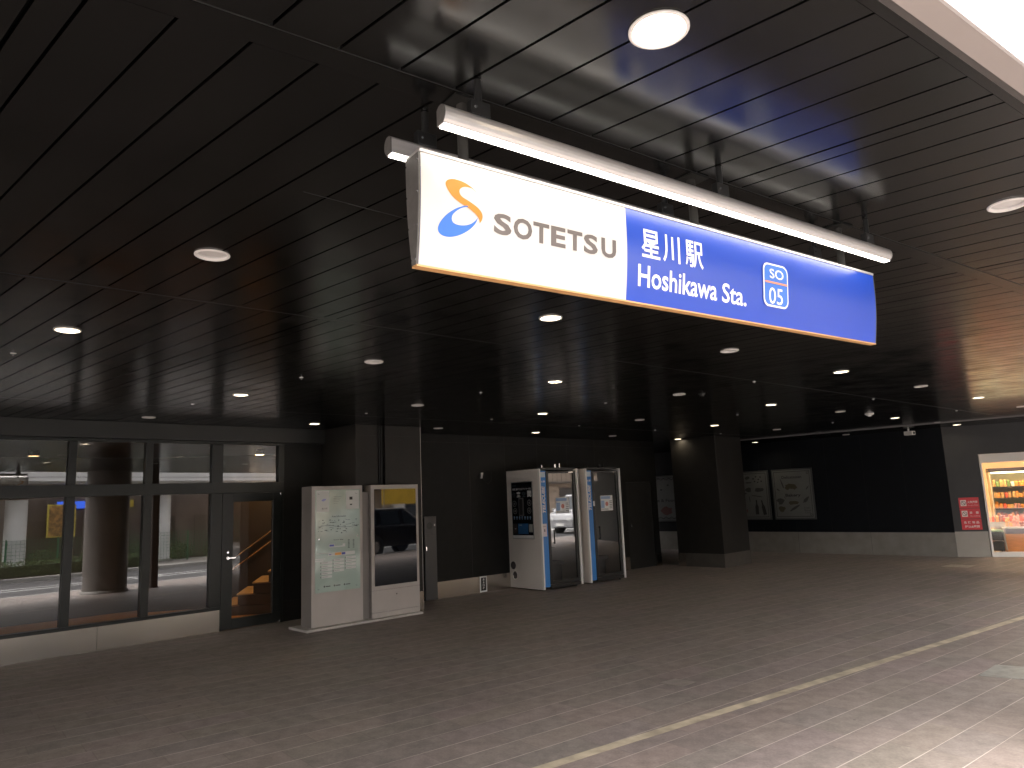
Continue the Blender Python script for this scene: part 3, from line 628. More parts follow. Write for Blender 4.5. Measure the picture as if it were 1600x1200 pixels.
# posters
PBG = mat('grey_white_poster_print', (.12, .125, .12), .55, nz=.06, nscale=4)
PFR = mat('poster_frame', (.05, .054, .054), .4)
GOLD = mat('poster_ochre', (.05, .042, .02), .6); PRED = mat('poster_red', (.10, .02, .016), .6); PG = mat('poster_grey_ink', (.035, .035, .033), .6)
def poster(label, x0, x1, z0, z1, kind):
    t = thing('framed_poster', label, 'poster', (9.973, 16.921), 136.4, group='food posters on the back wall')
    MB().box(x0-.035, x1+.035, -.04, -.001, z0-.035, z1+.035).obj('frame', PFR, t, bevel=.004)
    MB().box(x0, x1, -.043, -.0405, z0, z1).obj('print', PBG, t)
    Y = -.0445; w_, h_ = x1-x0, z1-z0
    P = lambda u, v: (x0+u*w_, Y, z0+v*h_)
    b = MB()
    for u0, u1, v0, v1 in ((.03, .97, .965, .975), (.03, .97, .03, .04), (.03, .042, .04, .965), (.958, .97, .04, .965)):
        b.add([P(u0, v0), P(u1, v0), P(u1, v1), P(u0, v1)], [(0, 1, 2, 3)])
    if kind == 2:
        for cx, cz in ((.92, .93), (.92, .07)): b.disc(P(cx, cz), .03, r0=.02, nrm='y')
    b.obj('border', INK, t, recalc=False)
    F = lambda u, v: P(u, v)
    def blob(mb, u, v, rx, rz, n=10, rot=0, jag=.25, sd=0):
        rnd = random.Random(sd+int(u*1000)+int(v*77)); pts = []
        for i in range(n):
            a = 2*math.pi*i/n; k = 1+rnd.uniform(-jag, jag); dx, dz = rx*k*math.cos(a), rz*k*math.sin(a)
            pts.append(P(u+dx*math.cos(rot)-dz*math.sin(rot), v+(dx*math.sin(rot)+dz*math.cos(rot))*w_/h_))
        mb.add(pts, [tuple(range(n))])
    if kind == 2:
        K = MB(); put_text(K, 'Delicatessen', .24, .76, .825, .885, F, bold=.02); put_text(K, 'Bakery', .30, .70, .43, .51, F, bold=.03); K.obj('lettering', INK, t, recalc=False)
        a = MB(); blob(a, .45, .66, .13, .07, 14); blob(a, .36, .63, .06, .05); blob(a, .55, .64, .07, .05, 12); blob(a, .17, .20, .09, .07, 12); blob(a, .50, .32, .16, .045, 12, .1); a.obj('bread_drawing', GOLD, t, recalc=False)
        a = MB(); blob(a, .15, .36, .09, .07, 9, .2, .4); blob(a, .82, .37, .11, .035, 10, .7); blob(a, .52, .21, .15, .03, 12, .5, .2); blob(a, .24, .72, .015, .14, 8, .3); blob(a, .12, .60, .06, .015, 8, -.7); blob(a, .88, .62, .07, .012, 8, .9); blob(a, .28, .43, .035, .008, 6, -.9); a.obj('dark_drawings', PG, t, recalc=False)
        a = MB(); put_text(a, 'Fresh', .76, .90, .19, .23, F); put_text(a, 'Bread', .76, .92, .14, .18, F); put_text(a, 'Daily', .78, .92, .09, .13, F); a.obj('small_lettering', PG, t, recalc=False)
    elif kind == 1:
        a = MB()
        for cx, cz, rt in ((.66, .0, 0), (.88, -.01, .25)):
            pts = [(-.045, .03), (.045, .03), (.045, .20), (.018, .25), (.018, .34), (-.018, .34), (-.018, .25), (-.045, .20)]
            a.add([P(cx+u*math.cos(rt)-v*math.sin(rt)*h_/w_*.8, .06+cz+v+u*math.sin(rt)*.8) for u, v in pts], [tuple(range(8))])
        blob(a, .18, .83, .10, .05, 9, .6); 
        for u, v in ((.62, .86), (.70, .90), (.76, .84), (.82, .89), (.66, .80), (.74, .78), (.84, .80)): blob(a, u, v, .025, .02, 7)
        blob(a, .20, .42, .012, .10, 8, -.5); blob(a, .48, .42, .01, .09, 8, .1); a.obj('bottle_drawings', INK, t, recalc=False)
        a = MB(); blob(a, .45, .88, .07, .04); blob(a, .48, .78, .09, .02); blob(a, .45, .62, .09, .06); blob(a, .75, .62, .12, .05); blob(a, .25, .55, .14, .03); blob(a, .70, .48, .18, .012, 10, -.15)
        a.obj('grey_drawings', PG, t, recalc=False)
        K = MB(); put_text(K, 'Kitchen', .04, .34, .66, .72, F, bold=.02); K.obj('lettering', INK, t, recalc=False)
        K = MB(); put_text(K, 'FRESH', .04, .40, .13, .21, F, bold=.02); K.obj('red_lettering', PRED, t, recalc=False)
    else:
        K = MB(); put_text(K, 'Wine & Food', .10, .90, .42, .49, F, bold=.02); K.obj('lettering', INK, t, recalc=False)
        a = MB()
        for zz in (.94, .06):
            for i in range(12):
                u = .04+i*.078; s_ = .02 if i % 2 else -.02
                a.add([P(u, zz+s_-.008), P(u+.078, zz-s_-.008), P(u+.078, zz-s_+.008), P(u, zz+s_+.008)], [(0, 1, 2, 3)])
        for u, v in ((.08, .85), (.16, .80), (.5, .70), (.7, .8)): blob(a, u, v, .03, .02)
        blob(a, .25, .15, .04, .03); a.obj('zigzag_border', INK, t, recalc=False)
        a = MB(); blob(a, .62, .22, .16, .10, 12); a.obj('red_drawing', PRED, t, recalc=False)
    return t
poster('framed grey food poster reading Delicatessen and Bakery, rightmost on the back wall', -4.25, -3.19, .90, 2.17, 2)
poster('framed grey food poster with two black bottles half hidden by the square pillar', -5.50, -4.42, .90, 2.17, 1)
poster('grey Wine and Food poster seen in the gap left of the square pillar', -8.55, -7.30, .87, 2.20, 0)

# ------------------------------------------------------------------ shop on the right
W5 = thing('shop_side_wall', 'charcoal wall panel carrying the red notices left of the lit shop', 'wall', (9.973, 16.921), 117)
MB().box(0, .655, .001, .2, .0, H-.001).box(.655, 6.2, .001, .2, 2.285, H-.001).obj('panel', mat('charcoal_panel', (.021, .021, .022), .5, nz=.15, nscale=4), W5)
MB().box(0.001, .65, -.012, .0005, .0, .56).obj('skirting', mat('beige_grey_skirting', (.30, .275, .24), .45, nz=.06, nscale=3), W5)
jn = MB()
for x in (.32, .68, 1.2, 1.8, 2.4): jn.box(x-.002, x+.002, -.0005, .002, .57 if x < .6 else 2.29, 2.94)
jn.obj('joint', INK, W5)
REDN = mat('red_notice', (.58, .035, .045), .45, nz=.05)
NTX = mat('notice_text', (.75, .62, .58), .5)
def notice(label, z0, z1, fn):
    t = thing('red_notice', label, 'notice', (9.973, 16.921), 117, group='red notices beside the shop')
    MB().box(.155, .548, -.006, -.0005, z0, z1).obj('plate', REDN, t)
    fn(t); return t
def picto(t, z0, kind):
    MB().box(.185, .300, -.0075, -.0062, z0+.045, z0+.18).obj('pictogram_field', NTX, t)
    m_ = MB().disc((.2425, -.0085, z0+.112), .048, r0=.038, nrm='y', n=20)
    c_, s_ = .034, .034
    m_.add([(.2425-c_, -.0087, z0+.112+s_), (.2425-c_+.008, -.0087, z0+.112+s_+.006), (.2425+c_+.004, -.0087, z0+.112-s_+.004), (.2425+c_-.006, -.0087, z0+.112-s_-.004)], [(0, 1, 2, 3)])
    m_.obj('pictogram', PG, t, recalc=False)
txF = lambda u, v: (u, -.0075, v)
def n1(t):
    picto(t, 1.085, 1); K = MB(); put_text(K, '火気厳禁', .325, .52, 1.19, 1.245, txF, bold=.02); put_text(K, 'No open flames', .325, .53, 1.135, 1.155, txF, bold=.01); K.obj('lettering', NTX, t, recalc=False)
def n2(t):
    picto(t, .845, 2); K = MB(); put_text(K, '禁', .34, .395, .95, 1.005, txF, bold=.02); put_text(K, '煙', .46, .515, .95, 1.005, txF, bold=.02); put_text(K, 'No smoking', .345, .53, .89, .915, txF, bold=.01); K.obj('lettering', NTX, t, recalc=False)
def n3(t):
    K = MB()
    for i, ch in enumerate('危険物品'): put_text(K, ch, .205+.08*i, .26+.08*i, .735, .79, txF, bold=.02)
    put_text(K, '持込&厳禁', .215, .505, .64, .70, txF, bold=.02); K.obj('lettering', NTX, t, recalc=False)
notice('red notice with pale round pictogram, top of the three beside the shop', 1.085, 1.32, n1)
notice('red notice with two large characters, middle of the three beside the shop', .845, 1.075, n2)
notice('red notice with two lines of characters and no pictogram, bottom of three', .60, .835, n3)

SF = thing('shop_window', 'white framed shop window glowing orange at the right edge', 'shop window', (9.973, 16.921), 117)
SFR = mat('white_shop_frame', (.70, .67, .63), .4)
MB().box(.658, .70, -.03, .07, .0, 2.28).box(.70, 4.3, -.03, .07, 2.085, 2.28).box(.70, 4.3, -.03, .07, .0, .105).box(4.3, 4.36, -.03, .07, 0, 2.28).obj('frame', SFR, SF, bevel=.004)
MB().quad((.70, .02, .105), (4.3, .02, .105), (4.3, .02, 2.085), (.70, .02, 2.085)).obj('pane', GLASSS, SF)
MB().box(4.36, 9, 0, .2, 0, 2.28).obj('side_panel', WALLG, SF)
def inshop(o): o.location = (9.973, 16.921, 0); o.rotation_euler = (0, 0, R(90-117)); return o
o = inshop(MB().box(-1.6, 9, 6.5, 6.6, 0, 2.95).box(.40, .50, .2, 6.5, 0, 2.95).obj('shop_wall', mat('warm_cream_wall', (.72, .56, .36), .6))); tag(o, 'warm cream interior wall of the shop', 'wall')
tag(inshop(MB().box(.5, 9, .2, 6.5, 2.55, 2.6).obj('shop_ceiling', mat('shop_ceiling', (.75, .62, .45), .6))), kind='structure')
tag(inshop(MB().box(.5, 9, .2, 6.5, .0, .01).obj('shop_floor', mat('shop_floor', (.45, .32, .22), .4))), kind='structure')
SL = mat('shop_lamp', (1, .9, .7), .4, emis=(1, .70, .46), estr=10)
SLW = mat('shelf_lamp', (1, 1, .85), .4, emis=(1, .80, .42), estr=1.6)
for k, (x, y) in enumerate(((1.3, .75), (2.6, .75), (1.3, 3.2), (2.6, 3.2), (1.6, 5), (3.2, 5), (3.9, 2.2))):
    t = thing('shop_ceiling_light', ['long warm light panel on the shop ceiling at the window, left', 'long warm light panel on the shop ceiling at the window, right', 'long warm light panel in the middle of the shop, left', 'long warm light panel in the middle of the shop, right', 'long warm light panel at the shop rear, left', 'long warm light panel at the shop rear, right', 'long warm light panel at the far right of the shop'][k], 'ceiling light', (9.973, 16.921), 117, group='warm light panels on the shop ceiling')
    MB().box(x-.38, x+.38, y-.07, y+.07, 2.505, 2.53).obj('diffuser', SL, t); MB().box(x-.40, x+.40, y-.09, y+.09, 2.531, 2.549).obj('frame', SFR, t)
# refrigerated shelf
SH = thing('chilled_shelf', 'tall lit chilled display shelf full of packets inside the shop', 'shelf', (9.973, 16.921), 117)
sx0, sx1, sy = 1.00, 3.9, 1.55
MB().box(sx0, sx1, sy+.5, sy+.55, .1, 1.95).box(sx0-.03, sx0, sy, sy+.55, .1, 1.95).obj('carcass', mat('shelf_cream', (.70, .60, .42), .5), SH)
MB().box(sx0-.03, sx1, sy-.03, sy+.5, 1.88, 1.97).obj('header', mat('shelf_header', (.05, .04, .05), .4), SH)
MB().box(sx0+.02, sx1, sy+.0, sy+.04, 1.845, 1.875).obj('shelf_light', SLW, SH)
for z in (.75, 1.0, 1.25, 1.52): MB().box(sx0, sx1, sy+.02+(.0 if z > 1 else -.12), sy+.5, z-.025, z).obj('shelf_board', mat('dark_board', (.05, .04, .04), .4), SH)
MB().box(sx0-.4, sx1, sy-.45, sy-.12, .58, .70).obj('counter_edge', mat('counter_steel', (.6, .58, .55), .3, metal=.5), SH)
CS = thing('wooden_display_counter', 'low orange wood display counter behind the shop window', 'counter', (9.973, 16.921), 117)
MB().box(1.03, 3.9, .55, 1.0, .02, .46).obj('wood_body', mat('orange_wood', (.62, .27, .09), .45, nz=.15, nscale=6, stretch=(1, 1, 8)), CS)
MB().box(1.03, 3.9, .545, 1.0, .462, .575).obj('dark_band', mat('purple_brown_band', (.09, .06, .07), .4), CS)
MB().box(1.0, 3.9, .52, 1.02, .577, .61).obj('steel_rim', mat('counter_steel', (.6, .58, .55), .3), CS, bevel=.008)
MB().tube([(1.0, .52, .59), (.985, .52, .5), (1.01, .52, .1)], .018, n=8).obj('bumper_tube', mat('counter_steel', (.6, .58, .55), .3), CS)
CT = thing('black_trolley', 'black stock trolley standing inside the shop window at left', 'trolley', (9.973, 16.921), 117)
MB().box(.74, .96, .35, .75, .10, .30).box(.74, .96, .35, .75, .33, .50).obj('crate', INK, CT, bevel=.01)
MB().box(.73, .97, .33, .77, .52, .56).obj('tray', mat('green_tray', (.25, .4, .25), .5), CT)
for x in (.76, .94):
    for y in (.38, .72): MB().cyl((x-.01, y, .05), (x+.01, y, .05), .04, n=12).obj('wheel', RUBBER, CT)
GOODS = [('red_packet', (.75, .12, .06)), ('orange_packet', (.85, .35, .08)), ('pink_packet', (.80, .35, .28)), ('yellow_packet', (.72, .42, .16)), ('white_packet', (.75, .68, .6)), ('brown_packet', (.45, .14, .07)), ('green_packet', (.20, .30, .10))]
pk = {}
for nm, c in GOODS:
    o = MB().box(-.045, .045, -.03, .03, 0, .11).prism([(-.03, .11), (.03, .11), (.004, .135), (-.004, .135)], 'x', -.04, .04).obj(nm, mat(nm, c, .4), None, bevel=.006)
    pk[nm] = [o, False]
SHN = {1.525: 'top shelf', 1.255: 'second shelf', 1.005: 'third shelf', .755: 'fourth shelf', .705: 'front counter edge', .615: 'wooden counter'}
random.seed(3)
NUM = 'one two three four five six seven eight nine ten eleven twelve thirteen fourteen fifteen sixteen seventeen eighteen nineteen twenty twenty-one twenty-two twenty-three twenty-four twenty-five twenty-six twenty-seven twenty-eight twenty-nine thirty thirty-one thirty-two'.split()
def goods(z, y, names, step=.068, x0=1.06, x1=2.75):
    x = x0; cnt = -1
    while x < x1:
        nm = random.choice(names); src = pk[nm]
        o = src[0] if not src[1] else src[0].copy()
        if src[1]: COL.objects.link(o)
        src[1] = True
        q = Vector((9.973, 16.921))+v2(117)*x+v2(27)*y; o.location = (q.x, q.y, z); o.rotation_euler = (0, 0, R(90-117+random.uniform(-8, 8)))
        s_ = random.uniform(.55, .85); o.scale = (s_, .9, random.uniform(.65, 1.3))
        colr = nm.split('_')[0]
        cnt += 1; tag(o, 'small %s food packet, number %s from left on the %s in the shop' % (colr, NUM[cnt], SHN[z]), 'packet', 'food packets in the shop')
        x += step*random.uniform(.95, 1.25)
goods(1.525, sy+.12, ['green_packet', 'yellow_packet', 'white_packet', 'orange_packet']); goods(1.255, sy+.12, ['red_packet', 'orange_packet', 'yellow_packet', 'pink_packet'])
goods(1.005, sy+.12, ['orange_packet', 'red_packet', 'pink_packet', 'yellow_packet']); goods(.755, sy-.02, ['red_packet', 'orange_packet', 'pink_packet', 'brown_packet'])
goods(.705, sy-.28, ['orange_packet', 'pink_packet', 'brown_packet', 'red_packet'], x0=.75); goods(.615, .75, ['brown_packet', 'yellow_packet', 'orange_packet', 'pink_packet'], x0=1.1)

# ------------------------------------------------------------------ kiosks
PB = thing('kiosk_plinth', 'low pale concrete plinth under both kiosks', 'plinth', (-2.943, 10.489), 46.7)
MB().box(-.13, 1.83, -.13, .42, .0, .035).obj('slab', mat('pale_plinth', (.42, .39, .36), .6, nz=.1), PB, bevel=.006)
K1 = thing('map_kiosk', 'grey standing map kiosk with pale green station map', 'information kiosk', (-2.943, 10.489), 46.7)
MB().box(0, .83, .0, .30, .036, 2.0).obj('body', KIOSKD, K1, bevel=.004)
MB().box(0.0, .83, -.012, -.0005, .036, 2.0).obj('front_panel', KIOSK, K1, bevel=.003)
MAPBG = bpy.data.materials.new('map_print'); MAPBG.use_nodes = True
t = MAPBG.node_tree; p = t.nodes['Principled BSDF']; tc = t.nodes.new('ShaderNodeTexCoord'); n = t.nodes.new('ShaderNodeTexNoise'); n.inputs['Scale'].default_value = 2.2; n.inputs['Detail'].default_value = 2
t.links.new(tc.outputs['Object'], n.inputs['Vector']); r_ = t.nodes.new('ShaderNodeValToRGB'); t.links.new(n.outputs[0], r_.inputs[0])
r_.color_ramp.elements[0].position = .46; r_.color_ramp.elements[0].color = (.36, .46, .40, 1); r_.color_ramp.elements[1].position = .54; r_.color_ramp.elements[1].color = (.42, .52, .455, 1)
t.links.new(r_.outputs[0], p.inputs['Base Color']); p.inputs['Roughness'].default_value = .08; p.inputs['Specular IOR Level'].default_value = .7
a0, a1, b0, b1 = .050, .782, .50, 1.945
MPN = MB().box(a0, a1, -.016, -.0125, b0, b1).obj('map_panel', MAPBG, K1)
MQ = lambda u, v: (a0+u*(a1-a0), -.0168, b0+v*(b1-b0))
def q4(mb, u0, u1, v0, v1, fn=MQ): mb.add([fn(u0, v0), fn(u1, v0), fn(u1, v1), fn(u0, v1)], [(0, 1, 2, 3)])
MI = mat('map_ink', (.05, .07, .065), .3); MW = mat('map_white', (.62, .64, .61), .3); MBL = mat('map_blue', (.05, .07, .35), .3); MOR = mat('map_orange', (.75, .33, .05), .3); MPB = mat('map_lilac', (.30, .33, .62), .3)
k = MB(); put_text(k, 'Area Information', .36, .68, .725, .742, MQ, bold=.02); put_text(k, 'Station Map', .40, .62, .492, .506, MQ, bold=.02); put_text(k, '星川駅', .14, .27, .805, .822, MQ, bold=.02)
k.obj('map_title', MI, MPN, recalc=False)
random.seed(5)
k = MB()
for i in range(70):
    u, v = random.uniform(.05, .93), random.uniform(.56, .70); l = random.uniform(.01, .06)
    q4(k, u, min(.96, u+l), v, v+random.choice((.003, .004, .008)))
for i in range(28):                                                     # rail line across the area map
    u = .05+.033*i; v = .632+.012*math.sin(u*7); q4(k, u, u+.034, v, v+.003)
for i in range(7):
    for c_ in (.60, .68, .76): q4(k, .72+.11*(c_ > .7), .76+.11*(c_ > .7), .41+.013*i, .416+.013*i)
for u0 in (.06, .90):
    for v0 in (.03, .955): q4(k, u0, u0+.04, v0, v0+.003); q4(k, u0, u0+.006, v0, v0+.012)
k.obj('map_linework', MI, MPN, recalc=False)
k = MB()
for cx_, n_ in ((.12, 5), (.385, 4), (.655, 4)):
    for i in range(n_): v = .272-.034*i+(.018 if cx_ > .3 else 0)+(.016 if cx_ > .6 else 0); q4(k, cx_+.02, cx_+.245, v, v+.023)
q4(k, .30, .42, .43, .462); q4(k, .42, .60, .428, .440); q4(k, .60, .66, .428, .458); q4(k, .03, .32, .372, .380); q4(k, .28, .88, .345, .378); q4(k, .0, .22, .318, .326); q4(k, .0, .18, .298, .31)
q4(k, .03, .30, .78, .99); q4(k, .68, .98, .80, .99)
k.obj('map_print_white', MW, MPN, recalc=False)
MQ2 = lambda u, v: (a0+u*(a1-a0), -.0174, b0+v*(b1-b0))
k = MB(); q4(k, .31, .41, .437, .456, MQ2); q4(k, .58, .66, .350, .372, MQ2); q4(k, .30, .35, .355, .362, MQ2); k.obj('map_blue_areas', MBL, MPN, recalc=False)
k = MB(); q4(k, .43, .57, .349, .374, MQ2); k.obj('map_orange_area', MOR, MPN, recalc=False)
k = MB(); k.add([MQ2(u, v) for u, v in ((.13, .893), (.17, .91), (.24, .912), (.23, .898), (.17, .885))], [(0, 1, 2, 3, 4)]); k.obj('map_logo', MPB, MPN, recalc=False)
k = MB()
q4(k, .76, .83, .895, .925, MQ2); q4(k, .77, .82, .84, .853, MQ2)
for i in range(5): q4(k, .40+.0*i, .58-.02*i, .93-.017*i, .932-.017*i, MQ2)
for u in (.20, .42, .64):
    k.disc(MQ2(u, .055), .013, nrm='y'); q4(k, u+.03, u+.13, .05, .059, MQ2)
for cx_, n_ in ((.12, 5), (.385, 4), (.655, 4)):
    for i in range(n_): v = .272-.034*i+(.018 if cx_ > .3 else 0)+(.016 if cx_ > .6 else 0); q4(k, cx_-.005, cx_+.012, v+.004, v+.018, MQ2); q4(k, cx_+.03, cx_+.15, v+.010, v+.013, MQ2)
k.obj('map_print_grey', PG, MPN, recalc=False)
for u, v in ((.075, .515), (.93, .525)): MB().cyl(MQ(u, v), (MQ(u, v)[0], -.03, MQ(u, v)[2]), .010, n=12).obj('mounting_stud', CHROME, K1)
K2 = thing('display_kiosk', 'grey standing kiosk with a tall dark glossy display screen', 'digital display', (-2.2175, 11.113), 46.7)
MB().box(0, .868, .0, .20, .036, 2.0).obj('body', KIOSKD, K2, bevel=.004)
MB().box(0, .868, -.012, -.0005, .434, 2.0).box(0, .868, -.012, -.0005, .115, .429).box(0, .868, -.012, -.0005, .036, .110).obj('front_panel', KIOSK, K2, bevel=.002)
MB().box(.052, .822, -.016, -.0125, .495, 1.935).obj('screen', mat('dark_display_glass', (.004, .005, .008), .02, spec=.55), K2)
MB().cyl((.437, -.012, .35), (.437, -.015, .35), .010, n=10).obj('keyhole', INK, K2)
MB().box(-.14, -.005, .05, .15, .04, 1.9).obj('back_plate', KIOSKD, K2)

# ------------------------------------------------------------------ private work booths
def booth(label, xy, first):
    t = thing('work_booth', label, 'booth', xy, 49.5, group='white and black work booths against the wall')
    dp = 1.0
    MB().box(.0, .032, .0, dp, .02, 2.25).obj('left_side_panel', WHITEP, t, bevel=.004)
    MB().box(-.002, .034, -.05, -.0005, .02, 2.25).obj('left_front_edge', WHITE, t, bevel=.004)
    MB().box(.995, 1.028, .0, dp, .03, 2.25).obj('right_side_panel', WHITEP, t, bevel=.004)
    MB().box(.993, 1.030, -.05, -.0005, .03, 2.25).obj('right_front_edge', WHITE, t, bevel=.004)
    MB().box(.034, .993, .02, dp, 2.235, 2.275).box(.034, .993, .02, dp, .045, .07).box(.034, .993, .97, dp, .07, 2.235).obj('carcass', FRAMEB, t)
    bs = MB().box(.042, .196, -.012, .02, .06, 2.215).obj('blue_side_strip', BLUEP, t, bevel=.002)
    Y = lambda u, v: (u, -.0135, v)
    k = MB(); put_text(k, 'TELECUBE', .080, .158, 1.42, 1.93, Y, shear=.25, bold=.045, rot=True); k.obj('lettering', PAPER, bs, recalc=False)
    k = MB(); q4(k, .06, .18, 2.09, 2.19, Y); k.obj('pale_label', mat('pale_blue_label', (.55, .66, .74), .4), bs, recalc=False)
    k = MB(); put_text(k, '仕事', .07, .17, 1.99, 2.03, Y, bold=.02); k.obj('small_lettering', PAPER, bs, recalc=False)
    fr_ = MB().box(.20, .262, -.02, .02, .10, 2.20).box(.925, .990, -.02, .02, .10, 2.20).box(.262, .925, -.02, .02, 2.165, 2.20).box(.262, .925, -.02, .02, .10, .16)
    dr_ = fr_.obj('door', FRAMEB, t, bevel=.003)
    MB().quad((.262, .003, .16), (.925, .0, .16), (.925, -.0, 2.165), (.262, .003, 2.165)).obj('door_glass', GLASSB, dr_)
    MB().cyl((.315, -.055, .84), (.315, -.055, 1.10), .014, n=10).cyl((.315, -.02, .86), (.315, -.055, .86), .009, n=8).cyl((.315, -.02, 1.08), (.315, -.055, 1.08), .009, n=8).obj('handle', INK, dr_)
    MB().box(.80, .92, -.023, -.0205, 2.175, 2.19).obj('closer', CHROME, dr_)
    n = MB().box(.44, .80, -.004, -.0025, 1.395, 1.70).obj('paper_notice', PAPER, dr_)
    Y2 = lambda u, v: (u, -.005, v)
    k = MB(); q4(k, .45, .73, 1.63, 1.685, Y2); q4(k, .45, .55, 1.45, 1.60, Y2); k.obj('notice_blue', mat('notice_blue', (.30, .42, .62), .6), n, recalc=False)
    k = MB(); k.disc((.62, -.0052, 1.53), .045, nrm='y', n=12); k.obj('notice_picture', mat('notice_picture', (.55, .22, .18), .6), n, recalc=False)
    k = MB()
    for i in range(5): q4(k, .70, .78, 1.44+.035*i, 1.450+.035*i, Y2)
    for i in range(3): q4(k, .45, .66, 1.41+.012*i, 1.414+.012*i, Y2)
    k.obj('notice_text', PG, n, recalc=False)
    # inside: shelf desk, seat, back wall
    MB().box(.30, .95, .62, .95, .70, .73).obj('desk', mat('booth_desk', (.30, .27, .23), .5), t, bevel=.004)
    MB().box(.35, .90, .30, .62, .40, .47).box(.40, .85, .34, .58, .07, .40).obj('seat', mat('booth_seat', (.10, .10, .11), .8), t, bevel=.01)
    MB().box(.04, .99, .955, .968, .08, 2.22).obj('inner_back', mat('booth_inner', (.20, .19, .18), .7), t)
    MB().box(.205, .985, -.03, .02, .03, .095).obj('kick_plate', FRAMEB, t, bevel=.003)
    for x in (.06, .90):
        for y in (.02, .9): MB().cyl((x, y, .0), (x, y, .045), .022, n=10).obj('foot', RUBBER, t)
    MB().box(.5, .54, .05, .09, 2.276, 2.34).cyl((.3, .2, 2.276), (.3, .2, 2.33), .012, n=8).cyl((.7, .12, 2.276), (.7, .12, 2.36), .014, n=8).obj('roof_fitting', CHROME if first else WALLG, t)
    if first:
        X = -.0015; yy = lambda fr: fr*dp
        # portrait info screen on the side (local y from front to back)
        y0, y1, z0, z1 = .165, .765, .955, 2.015
        fm = MB().box(-.012, -.0008, y0-.015, y1+.015, z0-.015, z1+.015).obj('side_screen_frame', mat('screen_chrome_frame', (.45, .44, .43), .3, metal=.6), t, bevel=.002)
        MB().box(-.0145, -.0122, y0, y1, z0+.055, z1).obj('side_screen', mat('poster_black', (.008, .010, .014), .12), fm)
        SQ = lambda u, v: (-.0155, y1-u*(y1-y0), z0+v*(z1-z0))
        def s4(mb, u0, u1, v0, v1): q4(mb, u0, u1, v0, v1, SQ)
        k = MB(); s4(k, .0, 1.0, .0, .052); k.obj('white_band', PAPER, fm, recalc=False)
        k = MB(); put_text(k, '仕事に集中できるプライベートな', .05, .95, .86, .90, SQ, bold=.02); put_text(k, '室', .26, .44, .735, .835, SQ, bold=.03); put_text(k, '間', .78, .97, .735, .845, SQ, bold=.03); k.obj('white_lettering', PAPER, fm, recalc=False)
        k = MB(); put_text(k, '個', .04, .21, .735, .83, SQ, bold=.02); put_text(k, '空', .52, .69, .735, .835, SQ, bold=.02); put_text(k, 'WORK SPACE', .04, .25, .935, .955, SQ); k.obj('dim_lettering', mat('dim_print', (.04, .06, .07), .4), fm, recalc=False)
        k = MB()
        for u, v in ((.13, .62), (.15, .485), (.86, .63), (.84, .49)): k.disc(SQ(u, v), .056, r0=.048, nrm='x', n=24); k.disc(SQ(u, v), .022, r0=.012, nrm='x', n=5)
        k.obj('round_icons', mat('grey_print', (.28, .27, .25), .5), fm, recalc=False)
        k = MB(); s4(k, .34, .58, .40, .72); k.obj('booth_picture_outline', mat('grey_print2', (.16, .15, .15), .5), fm, recalc=False)
        k = MB(); SQ3 = lambda u, v: (-.0162, y1-u*(y1-y0), z0+v*(z1-z0)); q4(k, .36, .52, .415, .70, SQ3); k.obj('booth_picture', INK, fm, recalc=False)
        k = MB()
        for i in range(7): u = .10+.13*i; s4(k, u-.03, u+.03, .355, .39); s4(k, u-.02, u+.02, .335, .35)
        k.obj('small_icons', mat('pale_blue_print', (.20, .33, .50), .5), fm, recalc=False)
        k = MB(); s4(k, .27, .76, .075, .26); k.obj('blue_field', mat('blue_print', (.02, .10, .25), .5), fm, recalc=False)
        k = MB(); s4(k, .03, .23, .075, .26); k.obj('brown_field', mat('brown_print', (.03, .02, .018), .5), fm, recalc=False)
        k = MB(); q4(k, .80, .97, .11, .25, SQ3); q4(k, .33, .46, .225, .24, SQ3); q4(k, .10, .18, .16, .175, SQ3); k.obj('pale_field', mat('pale_print', (.40, .40, .38), .5), fm, recalc=False)
        for y, z in ((.80, .435), (.755, .25)):
            MB().cyl((-.012, y, z), (-.0005, y, z), .075, n=28).obj('vent_ring', CHROME, t)
            MB().cyl((-.0135, y, z), (-.0122, y, z), .062, n=28).obj('vent_cap', mat('brown_vent', (.05, .04, .038), .35), t)
        MB().box(.055, .165, -.0145, -.0125, .985, 1.22).obj('sticker', mat('sticker_paper', (.66, .62, .64), .5), bs)
        MB().box(.10, .12, -.0155, -.0147, 1.07, 1.12).obj('sticker_print', PG, bs)
        MB().box(.07, .15, -.0155, -.0147, 1.17, 1.175).obj('sticker_line', PG, bs)
    return t
booth('white work booth with an information screen on its side, left of the pair', (.41, 13.804), True)
q = Vector((.41, 13.804))+v2(49.5)*1.255
B2 = booth('white and black work booth without side screen, right of the pair', (q.x, q.y), False)
MB().box(-.20, -.02, .3, .95, 2.0, 2.05).box(-.18, -.03, .12, .95, .1, 2.2).obj('spacer', mat('booth_spacer', (.42, .38, .34), .5), B2)
MB().box(.205, .245, -.022, -.0205, 1.50, 1.60).obj('door_label', PAPER, B2)

